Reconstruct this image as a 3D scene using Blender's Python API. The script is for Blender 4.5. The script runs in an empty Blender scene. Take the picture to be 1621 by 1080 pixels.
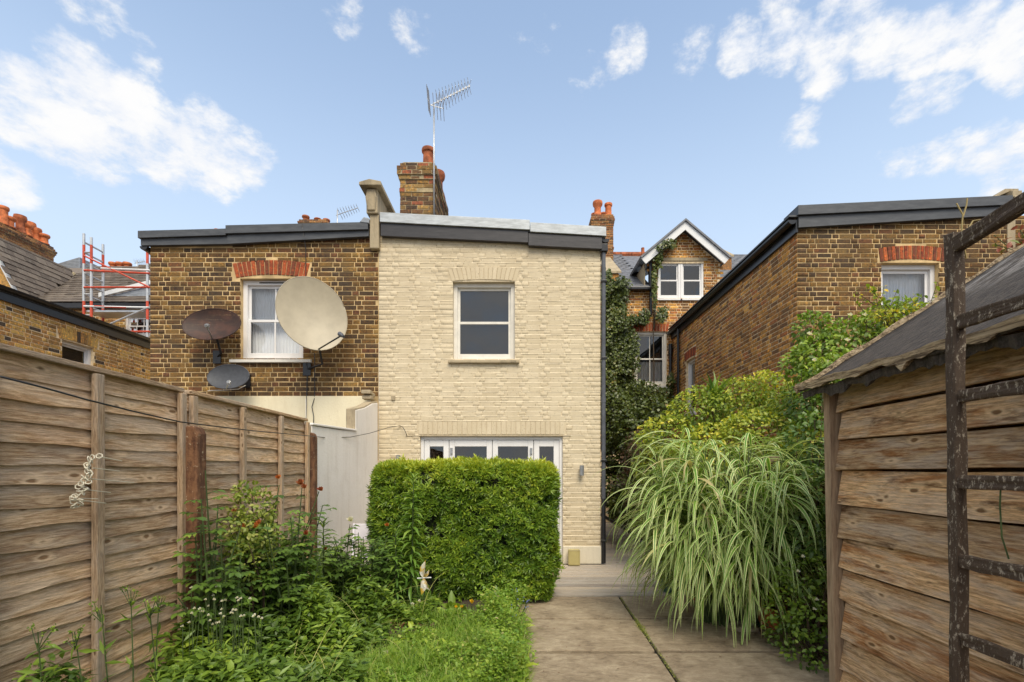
import bpy, bmesh, math, random
import numpy as np
from mathutils import Vector, Matrix
R = math.radians
random.seed(7); rng = np.random.default_rng(7)
scene = bpy.context.scene
COL = scene.collection

# ------------------------------------------------------------------ camera
EYE = 1.465; FOC = 770.0; VX, VY = 820.0, 745.0; PW, PH = 1621, 1080
cam = bpy.data.cameras.new('camera'); camo = bpy.data.objects.new('camera', cam); COL.objects.link(camo)
camo.location = (0, 0, EYE); camo.rotation_euler = (R(90), 0, 0)
cam.sensor_width = 36.0; cam.lens = 36.0 * FOC / PW
cam.shift_x = (PW / 2 - VX) / PW; cam.shift_y = (VY - PH / 2) / PW
cam.clip_start = 0.05; cam.clip_end = 2000
scene.camera = camo

# ------------------------------------------------------------------ light
SUN_AZ = R(165); SUN_EL = R(53)          # azimuth from +Y clockwise: behind the camera
sd = Vector((math.sin(SUN_AZ) * math.cos(SUN_EL), math.cos(SUN_AZ) * math.cos(SUN_EL), math.sin(SUN_EL)))
sl = bpy.data.lights.new('sun', 'SUN'); sl.energy = 1.5; sl.angle = R(34); sl.color = (1.0, 0.90, 0.73)
so = bpy.data.objects.new('sun', sl); COL.objects.link(so); so.location = sd * 30
so.rotation_euler = sd.to_track_quat('Z', 'Y').to_euler()
vs = scene.view_settings; vs.view_transform = 'Standard'; vs.look = 'None'; vs.gamma = 1; vs.exposure = 1.24
vs.use_curve_mapping = False
scene.cycles.max_bounces = 6; scene.cycles.diffuse_bounces = 3; scene.cycles.transparent_max_bounces = 12
scene.cycles.use_adaptive_sampling = True; scene.cycles.adaptive_threshold = .008; scene.cycles.use_denoising = True
scene.cycles.sample_clamp_indirect = 4.0

def NN(t, typ, ins=None, **kw):
    n = t.nodes.new(typ)
    for k, v in kw.items(): setattr(n, k, v)
    for k, v in (ins or {}).items():
        s = n.inputs[k]
        if isinstance(v, bpy.types.NodeSocket): t.links.new(v, s)
        else: s.default_value = v
    return n
def MATH(t, op, a, b=0.0, c=None, clamp=False):
    n = t.nodes.new('ShaderNodeMath'); n.operation = op; n.use_clamp = clamp
    for i, v in enumerate((a, b, c)):
        if v is None: continue
        if isinstance(v, bpy.types.NodeSocket): t.links.new(v, n.inputs[i])
        else: n.inputs[i].default_value = v
    return n.outputs[0]
def RAMP(t, fac, stops, interp='LINEAR'):
    n = t.nodes.new('ShaderNodeValToRGB'); t.links.new(fac, n.inputs[0]); cr = n.color_ramp; cr.interpolation = interp
    while len(cr.elements) < len(stops): cr.elements.new(0.5)
    for e, (p, c) in zip(cr.elements, stops):
        e.position = p; e.color = (c[0], c[1], c[2], 1) if not isinstance(c, (int, float)) else (c, c, c, 1)
    return n.outputs[0]
def MIX(t, fac, a, b, mode='MIX'):
    n = t.nodes.new('ShaderNodeMix'); n.data_type = 'RGBA'; n.blend_type = mode
    for i, v in ((0, fac), (6, a), (7, b)):
        if isinstance(v, bpy.types.NodeSocket): t.links.new(v, n.inputs[i])
        elif i == 0: n.inputs[0].default_value = v
        else: n.inputs[i].default_value = (v[0], v[1], v[2], 1)
    return n.outputs[2]
def NOISE(t, vec, scale, detail=4, rough=0.55, dist=0.0):
    ins = {'Scale': scale, 'Detail': detail, 'Roughness': rough, 'Distortion': dist}
    if vec is not None: ins['Vector'] = vec
    return NN(t, 'ShaderNodeTexNoise', ins).outputs['Fac']
def SMOOTH(t, v, a, b, lo=0.0, hi=1.0):
    n = NN(t, 'ShaderNodeMapRange', {0: v, 1: a, 2: b, 3: lo, 4: hi}); n.interpolation_type = 'SMOOTHSTEP'
    return n.outputs[0]
def SCALE(t, vec, s):
    return NN(t, 'ShaderNodeMapping', {'Vector': vec, 'Scale': s}).outputs[0]

world = bpy.data.worlds.new('World'); scene.world = world; world.use_nodes = True
def build_world():
    t = world.node_tree; t.nodes.clear()
    out = t.nodes.new('ShaderNodeOutputWorld'); bg = t.nodes.new('ShaderNodeBackground')
    sky = t.nodes.new('ShaderNodeTexSky'); sky.sky_type = 'NISHITA'; sky.sun_disc = False
    sky.sun_elevation = SUN_EL; sky.sun_rotation = SUN_AZ; sky.air_density = 1.0; sky.dust_density = 1.3; sky.ozone_density = 1.0
    tc = t.nodes.new('ShaderNodeTexCoord'); d = NN(t, 'ShaderNodeVectorMath', {0: tc.outputs['Generated']}, operation='NORMALIZE').outputs[0]
    # cumulus banks: (centre seen from the garden, angular size, weight)
    blobs = [(60,150,75,1),(130,130,85,1),(110,200,90,1),(190,180,90,1),(250,230,85,1),(330,240,85,1),(390,250,60,.85),(150,240,70,.9),(20,190,60,.9),(10,285,60,.8),(220,85,40,.5),(150,15,70,.5),
             (535,12,50,.55),(655,45,50,.5),(990,80,48,.7),(1090,85,50,.66),(930,110,40,.5),(1175,72,50,.85),(1240,65,58,.9),(1310,70,62,.92),(1390,72,64,.95),(1460,65,64,.95),(1530,55,64,.95),(1600,60,64,.95),(1310,110,52,.9),(1610,110,50,.85),
             (1440,165,42,.75),(1490,150,42,.75),(1425,250,48,.75),(1490,245,50,.72),(1560,250,56,.85),(1615,240,54,.85),(1590,285,46,.75),(1270,205,45,.55),(1350,10,70,.8),(1240,25,60,.6),(850,40,60,.4)]
    m = None
    for (x, y, r, w) in blobs:
        c = Vector(((x - VX) / FOC, 1, (VY - y) / FOC)); L = c.length; c.normalize()
        ang = r / FOC / L * 1.08
        dt = NN(t, 'ShaderNodeVectorMath', {0: d, 1: tuple(c)}, operation='DOT_PRODUCT').outputs['Value']
        v = SMOOTH(t, dt, math.cos(ang), math.cos(ang * 0.15), 0, w)
        m = v if m is None else MATH(t, 'MAXIMUM', m, v)
    st = SCALE(t, d, (1, 1, 2.1))
    wid = SMOOTH(t, NOISE(t, st, 2.2, 3, .5), .36, .50)
    fr = NN(t, 'ShaderNodeVectorMath', {0: d, 1: (0, .87, .48)}, operation='DOT_PRODUCT').outputs['Value']
    away = SMOOTH(t, fr, .80, .55)
    m = MATH(t, 'MAXIMUM', m, MATH(t, 'MULTIPLY', wid, away))
    n1 = NOISE(t, st, 11.0, 9, .62, .12); n2 = NOISE(t, SCALE(t, d, (1, 1, 1.5)), 34.0, 7, .62, .1)
    den = MATH(t, 'ADD', MATH(t, 'MULTIPLY', m, .95), MATH(t, 'ADD', MATH(t, 'MULTIPLY', MATH(t, 'SUBTRACT', n1, .5), 1.75), MATH(t, 'MULTIPLY', MATH(t, 'SUBTRACT', n2, .5), 1.15)))
    a = MATH(t, 'MULTIPLY', SMOOTH(t, den, .34, 1.02), SMOOTH(t, m, .02, .25))
    shade = MATH(t, 'MULTIPLY', SMOOTH(t, n1, .38, .62), 1.0)
    ccol = MIX(t, shade, (4.9, 5.1, 5.5), (5.6, 5.6, 5.6))
    base = MIX(t, 1.0, sky.outputs[0], (1.35, 1.45, 1.45), 'MULTIPLY')
    # thin haze whitens the blue towards the horizon
    el = NN(t, 'ShaderNodeSeparateXYZ', {0: d}).outputs[2]
    base = MIX(t, SMOOTH(t, el, .75, .22, .25, .85), base, (4.15, 4.95, 5.95))
    col = MIX(t, a, base, ccol)
    t.links.new(col, bg.inputs[0]); bg.inputs[1].default_value = 0.075
    t.links.new(bg.outputs[0], out.inputs[0])
build_world()

# ------------------------------------------------------------------ mesh helpers
WM = {}
def px(x, y, Y): return Vector(((x - VX) * Y / FOC, Y, EYE - (y - VY) * Y / FOC))
def link(name, data, parent=None, loc=None, rot=None):
    o = bpy.data.objects.new(name, data); COL.objects.link(o)
    w = Matrix.Identity(4)
    if loc is not None: w = Matrix.Translation(loc)
    if rot is not None: w = w @ rot.to_4x4()
    if parent is not None:
        o.parent = parent; o.matrix_parent_inverse = WM[parent.name].inverted()
    o.matrix_basis = w; WM[o.name] = w
    return o
def tag(o, label, cat, group=None):
    o['label'] = label; o['category'] = cat
    if group: o['group'] = group
    return o
def thing(name, label, cat, loc=(0, 0, 0), group=None):
    return tag(link(name, None, None, Vector(loc)), label, cat, group)
def struct(o): o['kind'] = 'structure'; return o
def stuff(o): o['kind'] = 'stuff'; return o

class MB:
    def __init__(s, T=None): s.V = []; s.F = []; s.T = T
    def v(s, p): s.V.append(tuple(s.T(*p)) if s.T else tuple(p)); return len(s.V) - 1
    def quad(s, *ps): s.F.append(tuple(s.v(p) for p in ps)); return s
    def box(s, x0, x1, y0, y1, z0, z1):
        i = [s.v(p) for p in ((x0,y0,z0),(x1,y0,z0),(x1,y1,z0),(x0,y1,z0),(x0,y0,z1),(x1,y0,z1),(x1,y1,z1),(x0,y1,z1))]
        for f in ((0,3,2,1),(4,5,6,7),(0,1,5,4),(1,2,6,5),(2,3,7,6),(3,0,4,7)): s.F.append(tuple(i[k] for k in f))
        return s
    def hexa(s, P):   # 8 corners, bottom ring then top ring
        i = [s.v(p) for p in P]
        for f in ((0,3,2,1),(4,5,6,7),(0,1,5,4),(1,2,6,5),(2,3,7,6),(3,0,4,7)): s.F.append(tuple(i[k] for k in f))
        return s
    def prism(s, poly, off):
        off = Vector(off); a = [s.v(p) for p in poly]; b = [s.v(Vector(p) + off) for p in poly]; n = len(a)
        s.F.append(tuple(a)); s.F.append(tuple(reversed(b)))
        for k in range(n): s.F.append((a[k], b[k], b[(k+1)%n], a[(k+1)%n]))
        return s
    def path(s, pts, r, n=8, cap=True):
        pts = [Vector(p) for p in pts]; rs = r if isinstance(r, (list, tuple)) else [r] * len(pts)
        rings = []; prev = None
        for k, p in enumerate(pts):
            d = (pts[min(k+1, len(pts)-1)] - pts[max(k-1, 0)]).normalized()
            a = Vector((0, 0, 1)) if abs(d.z) < .9 else Vector((1, 0, 0))
            u = d.cross(a).normalized() if prev is None else (prev - d * prev.dot(d)).normalized()
            prev = u; w = d.cross(u)
            rings.append([s.v(p + (u * math.cos(2*math.pi*q/n) + w * math.sin(2*math.pi*q/n)) * rs[k]) for q in range(n)])
        for A, B in zip(rings, rings[1:]):
            for q in range(n): s.F.append((A[q], A[(q+1)%n], B[(q+1)%n], B[q]))
        if cap: s.F.append(tuple(reversed(rings[0]))); s.F.append(tuple(rings[-1]))
        return s
    def lathe(s, prof, c=(0, 0, 0), n=16, sx=1, sy=1):
        rings = []
        for r, z in prof: rings.append([s.v((c[0] + sx*r*math.cos(2*math.pi*q/n), c[1] + sy*r*math.sin(2*math.pi*q/n), c[2] + z)) for q in range(n)])
        for A, B in zip(rings, rings[1:]):
            for q in range(n): s.F.append((A[q], A[(q+1)%n], B[(q+1)%n], B[q]))
        s.F.append(tuple(reversed(rings[0]))); s.F.append(tuple(rings[-1]))
        return s
    def mesh(s, name, mat, smooth=False, recalc=True):
        me = bpy.data.meshes.new(name); me.from_pydata(s.V, [], s.F)
        if recalc:
            bm = bmesh.new(); bm.from_mesh(me); bmesh.ops.recalc_face_normals(bm, faces=bm.faces); bm.to_mesh(me); bm.free()
        if mat: me.materials.append(mat)
        if smooth:
            for p in me.polygons: p.use_smooth = True
        return me
    def build(s, name, mat, parent=None, smooth=False, bev=0, loc=None):
        o = link(name, s.mesh(name, mat, smooth), parent, loc)
        if bev:
            b = o.modifiers.new('bevel', 'BEVEL'); b.width = bev; b.segments = 2; b.limit_method = 'ANGLE'
        if smooth == 2:
            for p in o.data.polygons: p.use_smooth = True
            o.data.set_sharp_from_angle(angle=R(40))
        return o

def np_mesh(name, V, F, mat, rnd=None, uv=None, smooth=False):
    me = bpy.data.meshes.new(name); n, k = F.shape
    me.vertices.add(len(V)); me.vertices.foreach_set('co', np.ascontiguousarray(V, np.float32).ravel())
    me.loops.add(n * k); me.loops.foreach_set('vertex_index', np.ascontiguousarray(F, np.int32).ravel())
    me.polygons.add(n); me.polygons.foreach_set('loop_start', np.arange(0, n * k, k, dtype=np.int32))
    if smooth: me.polygons.foreach_set('use_smooth', np.ones(n, bool))
    if rnd is not None:
        at = me.attributes.new('rnd', 'FLOAT', 'POINT'); at.data.foreach_set('value', np.ascontiguousarray(rnd, np.float32))
    if uv is not None:
        at = me.attributes.new('across', 'FLOAT', 'POINT'); at.data.foreach_set('value', np.ascontiguousarray(uv, np.float32))
    me.update(calc_edges=True); me.validate()
    me.materials.append(mat); return me

# ------------------------------------------------------------------ materials
def newmat(name):
    m = bpy.data.materials.new(name); m.use_nodes = True; t = m.node_tree
    b = t.nodes['Principled BSDF']; return m, t, b
def setin(t, b, k, v):
    if isinstance(v, bpy.types.NodeSocket): t.links.new(v, b.inputs[k])
    else: b.inputs[k].default_value = v if not isinstance(v, tuple) or len(v) != 3 else (*v, 1)
def bump(t, b, h, strength=.4, dist=.01):
    n = NN(t, 'ShaderNodeBump', {'Height': h, 'Strength': strength, 'Distance': dist}); t.links.new(n.outputs[0], b.inputs['Normal'])
def POS(t): return t.nodes.new('ShaderNodeNewGeometry').outputs['Position']
def OBJ(t): return t.nodes.new('ShaderNodeTexCoord').outputs['Object']
def RND(t):
    a = NN(t, 'ShaderNodeAttribute', attribute_name='rnd').outputs['Fac']
    r = t.nodes.new('ShaderNodeObjectInfo').outputs['Random']
    return MATH(t, 'FRACT', MATH(t, 'ADD', a, r))

def m_plain(name, col, rough=.5, metal=0, var=.12, scale=6, bmp=0.0, spec=None):
    m, t, b = newmat(name); p = POS(t)
    n = NOISE(t, p, scale, 6, .6)
    c = MIX(t, SMOOTH(t, n, .3, .7), tuple(x * (1 - var) for x in col), tuple(min(1, x * (1 + var)) for x in col))
    setin(t, b, 'Base Color', c); b.inputs['Roughness'].default_value = rough; b.inputs['Metallic'].default_value = metal
    if spec is not None: b.inputs['Specular IOR Level'].default_value = spec
    if bmp: bump(t, b, NOISE(t, p, scale * 8, 5, .6), bmp, .01)
    return m
def m_brick(name, stops, soot=.35, sootcol=(.05, .04, .03)):
    m, t, b = newmat(name); p = POS(t); r = RND(t)
    c = RAMP(t, r, stops, 'CONSTANT')
    n = NOISE(t, p, 26, 5, .7)
    c = MIX(t, SMOOTH(t, n, .50, .66, 0, .72), c, MIX(t, 1, c, (2.5, 2.0, 1.2), 'MULTIPLY'))
    c = MIX(t, SMOOTH(t, NOISE(t, p, 17, 4, .65), .52, .68, 0, .8), c, MIX(t, 1, c, (.42, .36, .55), 'MULTIPLY'))
    n3 = NOISE(t, p, 1.3, 4, .6)
    c = MIX(t, MATH(t, 'MULTIPLY', SMOOTH(t, n3, .45, .75), soot), c, sootcol)
    n2 = NOISE(t, p, 90, 3, .6)
    c = MIX(t, MATH(t, 'MULTIPLY', SMOOTH(t, n2, .58, .75), .6), c, (.05, .035, .022))
    setin(t, b, 'Base Color', c); b.inputs['Roughness'].default_value = .92
    bump(t, b, MATH(t, 'ADD', n, n2), .8, .006); return m
def m_brickproc(name, u, cols, mortar):
    # flat brickwork for walls the garden cannot show
    m, t, b = newmat(name); s = NN(t, 'ShaderNodeSeparateXYZ', {0: POS(t)})
    v = NN(t, 'ShaderNodeCombineXYZ', {0: s.outputs[u], 1: s.outputs[2]}).outputs[0]
    bt = NN(t, 'ShaderNodeTexBrick', {'Vector': v, 'Color1': (*cols[0], 1), 'Color2': (*cols[1], 1), 'Mortar': (*mortar, 1), 'Scale': 1, 'Mortar Size': .006, 'Brick Width': .225, 'Row Height': .075, 'Bias': -.1})
    c = MIX(t, .6, bt.outputs[0], RAMP(t, NOISE(t, POS(t), 12, 5), [(.3, (.5, .5, .5)), (.7, (1.3, 1.3, 1.3))]), 'MULTIPLY')
    setin(t, b, 'Base Color', c); b.inputs['Roughness'].default_value = .92; bump(t, b, bt.outputs[1], -.6, .006); return m
def m_wood(name, light, dark, stain, stain_amt=.5, scale=1.0, rough=.85, grey=.35, rot=0.0):
    m, t, b = newmat(name); o = OBJ(t); r = t.nodes.new('ShaderNodeObjectInfo').outputs['Random']
    off = NN(t, 'ShaderNodeCombineXYZ', {0: MATH(t, 'MULTIPLY', r, 37.0), 1: MATH(t, 'MULTIPLY', r, 11.0), 2: MATH(t, 'MULTIPLY', r, 23.0)}).outputs[0]
    v = NN(t, 'ShaderNodeVectorMath', {0: o, 1: off}, operation='ADD').outputs[0]
    # knots bend the grain
    kv = SCALE(t, v, (4.2 * scale, 8 * scale, 10 * scale))
    kn = NN(t, 'ShaderNodeTexNoise', {'Vector': SCALE(t, v, (9, 26, 26)), 'Scale': 1.0, 'Detail': 3}).outputs['Color']
    kv = NN(t, 'ShaderNodeVectorMath', {0: kv, 1: NN(t, 'ShaderNodeVectorMath', {0: kn, 'Scale': .22}, operation='SCALE').outputs[0]}, operation='ADD').outputs[0]
    vo = NN(t, 'ShaderNodeTexVoronoi', {'Vector': kv, 'Scale': 1.0, 'Randomness': 1.0}).outputs['Distance']
    knot = SMOOTH(t, vo, .15, .07); halo = SMOOTH(t, vo, .30, .15)
    ring = SMOOTH(t, vo, .50, .05)
    g0 = NOISE(t, SCALE(t, v, (1.2 * scale, 9 * scale, 9 * scale)), 1.0, 3, .5, .6)
    sep = NN(t, 'ShaderNodeSeparateXYZ', {0: v})
    zz = MATH(t, 'ADD', MATH(t, 'MULTIPLY', MATH(t, 'ADD', sep.outputs[2], sep.outputs[1]), 230.0 * scale), MATH(t, 'ADD', MATH(t, 'MULTIPLY', g0, 26.0), MATH(t, 'MULTIPLY', ring, 9.0)))
    band = MATH(t, 'ADD', MATH(t, 'MULTIPLY', MATH(t, 'SINE', zz), .5), .5)
    fine = NOISE(t, SCALE(t, v, (8 * scale, 105 * scale, 105 * scale)), 1.0, 8, .8)
    f = MATH(t, 'ADD', MATH(t, 'MULTIPLY', MATH(t, 'POWER', band, 2.0), .20), MATH(t, 'MULTIPLY', SMOOTH(t, fine, .30, .68), .80))
    c = RAMP(t, f, [(.18, dark), (.5, tuple((a + bb) / 2 for a, bb in zip(light, dark))), (.85, light)])
    c = MIX(t, 1, c, RAMP(t, r, [(0, (.66, .64, .63)), (.35, (.92, .90, .88)), (.7, (1.05, 1.0, .94)), (1, (1.2, 1.1, .95))]), 'MULTIPLY')
    gn = NOISE(t, SCALE(t, v, (1.6, 9, 9)), 1.5, 5, .65)
    gl = sum(light) / 3
    c = MIX(t, MATH(t, 'MULTIPLY', SMOOTH(t, gn, .42, .62), grey), c, (gl * .95, gl * .9, gl * .82))
    if rot:
        rn = NOISE(t, SCALE(t, v, (1.3, 6, 9)), 1.0, 6, .7, .4)
        c = MIX(t, SMOOTH(t, rn, .50, .64, 0, rot), c, MIX(t, 1, c, (.62, .40, .24), 'MULTIPLY'))
    st = NOISE(t, SCALE(t, v, (2.4, 10, 14)), 1.0, 6, .7, .5)
    c = MIX(t, MATH(t, 'MULTIPLY', SMOOTH(t, st, .52, .72), stain_amt), c, stain)
    c = MIX(t, MATH(t, 'MULTIPLY', halo, .45), c, light)
    c = MIX(t, MATH(t, 'MULTIPLY', knot, .92), c, (dark[0] * .45, dark[1] * .4, dark[2] * .35))
    setin(t, b, 'Base Color', c); b.inputs['Roughness'].default_value = rough; b.inputs['Specular IOR Level'].default_value = .25
    bump(t, b, MATH(t, 'ADD', f, MATH(t, 'MULTIPLY', knot, -.6)), .9, .006); return m
def m_leaf(name, stops, trans=.28, rough=.42, patch=.25, spec=.5):
    m, t, b = newmat(name)
    a = NN(t, 'ShaderNodeAttribute', attribute_name='rnd').outputs['Fac']
    f = MATH(t, 'ADD', a, MATH(t, 'MULTIPLY', MATH(t, 'SUBTRACT', NOISE(t, POS(t), 5, 3), .5), patch), clamp=True)
    c = RAMP(t, f, stops)
    setin(t, b, 'Base Color', c); b.inputs['Roughness'].default_value = rough; b.inputs['Specular IOR Level'].default_value = spec
    tr = t.nodes.new('ShaderNodeBsdfTranslucent'); t.links.new(MIX(t, 1, c, (1.5, 1.5, .7), 'MULTIPLY'), tr.inputs[0])
    mx = NN(t, 'ShaderNodeMixShader', {0: trans, 1: b.outputs[0], 2: tr.outputs[0]})
    t.links.new(mx.outputs[0], t.nodes['Material Output'].inputs[0]); return m
def m_glass(name, tint=(.8, .85, .9)):
    m, t, b = newmat(name); t.nodes.remove(b)
    fz = NN(t, 'ShaderNodeFresnel', {'IOR': 1.52}).outputs[0]
    fz = MATH(t, 'ADD', MATH(t, 'MULTIPLY', fz, 2.0), .03, clamp=True)
    g = NN(t, 'ShaderNodeBsdfGlossy', {'Roughness': .02}); tr = NN(t, 'ShaderNodeBsdfTransparent', {'Color': (*tint, 1)})
    wob = NN(t, 'ShaderNodeBump', {'Height': NOISE(t, POS(t), 3, 2), 'Strength': .04, 'Distance': .05}); t.links.new(wob.outputs[0], g.inputs['Normal'])
    mx = NN(t, 'ShaderNodeMixShader', {0: fz, 1: tr.outputs[0], 2: g.outputs[0]})
    t.links.new(mx.outputs[0], t.nodes['Material Output'].inputs[0]); return m

M = {}
stock = [(0, (.145, .078, .023)), (.14, (.100, .054, .019)), (.30, (.175, .097, .026)), (.42, (.125, .066, .022)), (.56, (.068, .040, .019)), (.66, (.20, .114, .032)), (.78, (.14, .060, .023)), (.88, (.25, .152, .046)), (.93, (.090, .052, .024))]
M['brick'] = m_brick('stock brick', stock, .45)
M['brick_warm'] = m_brick('warm stock brick', [(p, (c[0]*2.8, c[1]*2.5, c[2]*2.1)) for p, c in stock], .12)  # stock colours scaled lighter: brightness put in for the unlit side wall
M['brick_red'] = m_brick('red rubbed brick', [(0, (.36, .085, .028)), (.3, (.26, .058, .022)), (.6, (.44, .115, .036)), (.8, (.17, .05, .024))], .2)
M['brick_chim'] = m_brick('chimney brick', [(0, (.20, .12, .04)), (.25, (.11, .06, .03)), (.45, (.30, .19, .065)), (.62, (.17, .09, .04)), (.75, (.07, .045, .028)), (.88, (.26, .085, .04))], .4)
M['brick_ora'] = m_brick('orange chimney brick', [(0, (.26, .12, .045)), (.3, (.18, .075, .035)), (.6, (.30, .155, .06)), (.85, (.11, .06, .035))], .25)
M['mortar'] = m_plain('mortar', (.60, .43, .215), .95, 0, .34, 3.0, .5)
M['mortar_warm'] = m_plain('mortar warm', (.82, .64, .40), .95, 0, .2, 14, .5)  # mortar lightened along with the brick of the unlit side wall
M['mortar_grey'] = m_plain('sooty mortar', (.40, .32, .19), .95, 0, .25, 14, .5)
def m_paint():
    m, t, b = newmat('cream masonry paint'); p = POS(t)
    n = NOISE(t, p, 2.2, 6, .65); n2 = NOISE(t, SCALE(t, p, (14, 14, 60)), 1.0, 6, .7); r = RND(t)
    c = MIX(t, SMOOTH(t, n, .3, .7), (.61, .505, .345), (.70, .595, .42))
    c = MIX(t, MATH(t, 'MULTIPLY', r, .45), c, (.52, .425, .27))
    c = MIX(t, MATH(t, 'MULTIPLY', SMOOTH(t, n2, .58, .72), .55), c, (.40, .30, .17))
    c = MIX(t, SMOOTH(t, NOISE(t, SCALE(t, p, (5, 5, .5)), 1.0, 7, .7), .50, .75, 0, .25), c, (.42, .33, .20))
    n4 = NOISE(t, p, 46, 4, .7)
    c = MIX(t, MATH(t, 'MULTIPLY', SMOOTH(t, n4, .61, .67), .8), c, (.20, .14, .07))
    setin(t, b, 'Base Color', c); b.inputs['Roughness'].default_value = .75; b.inputs['Specular IOR Level'].default_value = .3
    bump(t, b, MATH(t, 'ADD', NOISE(t, SCALE(t, p, (22, 22, 50)), 1.0, 6, .7), NOISE(t, p, 70, 5, .65)), .22, .005); return m
M['cream'] = m_paint()
def m_render(name, col, streak, amt):
    m, t, b = newmat(name); p = POS(t)
    s = NOISE(t, SCALE(t, p, (6, 6, .9)), 1.0, 8, .75); n = NOISE(t, p, 3.2, 6, .6)
    c = MIX(t, MATH(t, 'MULTIPLY', SMOOTH(t, s, .45, .75), amt), col, streak)
    c = MIX(t, MATH(t, 'MULTIPLY', SMOOTH(t, n, .5, .8), amt * .7), c, streak)
    c = MIX(t, MATH(t, 'MULTIPLY', SMOOTH(t, NOISE(t, p, 55, 4), .62, .72), .5), c, streak)
    setin(t, b, 'Base Color', c); b.inputs['Roughness'].default_value = .85; bump(t, b, NOISE(t, p, 30, 6, .6), .35, .01); return m
M['render_grey'] = m_render('grey white render', (.90, .85, .79), (.62, .55, .46), .45)
M['render_cream'] = m_render('cream render', (.82, .735, .52), (.60, .50, .32), .35)
M['plinth'] = m_render('plinth paint', (.74, .67, .53), (.45, .38, .27), .5)
M['stone'] = m_render('weathered stone', (.42, .34, .22), (.13, .105, .07), .8)
M['upvc'] = m_plain('white window paint', (.80, .78, .76), .35, 0, .04, 4)
M['upvc_warm'] = m_plain('old white paint', (.74, .70, .62), .45, 0, .08, 8)
M['glass'] = m_glass('window glass', (.93, .95, .96))
M['blind_dark'] = m_plain('dark roller blind', (.035, .041, .050), .8, 0, .15, 2)  # grey-blue sheet behind the glass, its tone stands in for reflected sky
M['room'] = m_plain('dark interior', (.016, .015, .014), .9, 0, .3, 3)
M['curtain'] = m_plain('net curtain', (.88, .87, .87), .9, 0, .05, 3)
M['curtain_grey'] = m_plain('grey curtain', (.66, .64, .59), .9, 0, .15, 3)
def m_lead(name, a, bcol, rough, metal):
    m, t, b = newmat(name); p = POS(t); n = NOISE(t, SCALE(t, p, (2, 2, 9)), 2.2, 6, .65)
    c = MIX(t, SMOOTH(t, n, .35, .68), a, bcol); setin(t, b, 'Base Color', c); b.inputs['Roughness'].default_value = rough; b.inputs['Metallic'].default_value = metal
    bump(t, b, n, .12, .02); return m
M['zinc'] = m_lead('zinc capping', (.36, .38, .39), (.50, .53, .55), .5, .25)
M['fascia'] = m_lead('anthracite fascia', (.026, .023, .024), (.038, .034, .035), .4, 0)
M['slate_felt'] = m_lead('slate grey capping', (.055, .059, .067), (.085, .090, .098), .5, 0)
M['black'] = m_plain('black plastic', (.016, .016, .018), .3, 0, .2, 8)
M['pipe_grey'] = m_plain('grey pipe', (.085, .09, .105), .4, 0, .2, 8)
M['terra'] = m_plain('terracotta', (.55, .155, .05), .8, 0, .35, 9, .3)
M['terra_dark'] = m_plain('sooted terracotta', (.34, .10, .04), .85, 0, .45, 9, .3)
M['slate'] = m_plain('roof slate', (.16, .165, .18), .6, 0, .25, 6, .2)
def m_tile():
    m, t, b = newmat('concrete roof tile'); r = RND(t); p = POS(t)
    c = RAMP(t, r, [(0, (.085, .066, .052)), (.5, (.125, .098, .078)), (1, (.175, .14, .11))])
    c = MIX(t, MATH(t, 'MULTIPLY', SMOOTH(t, NOISE(t, p, 14, 5, .65), .5, .72), .6), c, (.25, .225, .18))
    setin(t, b, 'Base Color', c); b.inputs['Roughness'].default_value = .9; bump(t, b, NOISE(t, p, 60, 4), .4, .01); return m
M['tile'] = m_tile()
M['lead'] = m_lead('lead flashing', (.20, .22, .25), (.32, .35, .39), .5, .1)
M['alu'] = m_plain('aluminium', (.52, .53, .54), .4, .6, .1, 9)
M['steel'] = m_plain('galvanised steel', (.36, .37, .38), .45, .6, .2, 9)
M['red_paint'] = m_plain('red scaffold paint', (.55, .07, .03), .5, 0, .2, 8)
M['white_paint'] = m_plain('white gloss', (.75, .75, .74), .4, 0, .05, 8)
# ------------------------------------------------------------------ brickwork
def frameT(ox, oy, rz):
    c, s = math.cos(rz), math.sin(rz)
    return lambda u, d, z: (ox + c*u + s*d, oy + s*u - c*d, z)
BQ = [(0,1,2,3),(4,5,1,0),(5,6,2,1),(6,7,3,2),(7,4,0,3),(8,9,5,4),(9,10,6,5),(10,11,7,6),(11,8,4,7)]
def brick_local(L, H, D, ch, jit, rs):
    # local x along the wall, -y outwards, z up; front face at y = -D, back at 0
    def ring(a, y): return [(-L/2+a, y, -H/2+a), (L/2-a, y, -H/2+a), (L/2-a, y, H/2-a), (-L/2+a, y, H/2-a)]
    P = np.array(ring(ch, -D) + ring(0, -D + ch) + ring(0, 0)); P[:8] += rs.uniform(-jit, jit, (8, 3)); return P
_vars = {}
def brick_var(kind, mat, L, H, D, ch, jit):
    key = (kind, mat.name, round(D, 4), round(L, 3))
    if key not in _vars:
        _vars[key] = []
        for k in range(6):
            me = bpy.data.meshes.new('brick'); me.from_pydata([tuple(p) for p in brick_local(L, H, D, ch, jit, rng)], [], BQ); me.materials.append(mat); _vars[key].append(me)
    return random.choice(_vars[key])
ST, HD, JT, ROW = .213, .101, .0118, .075
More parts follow.
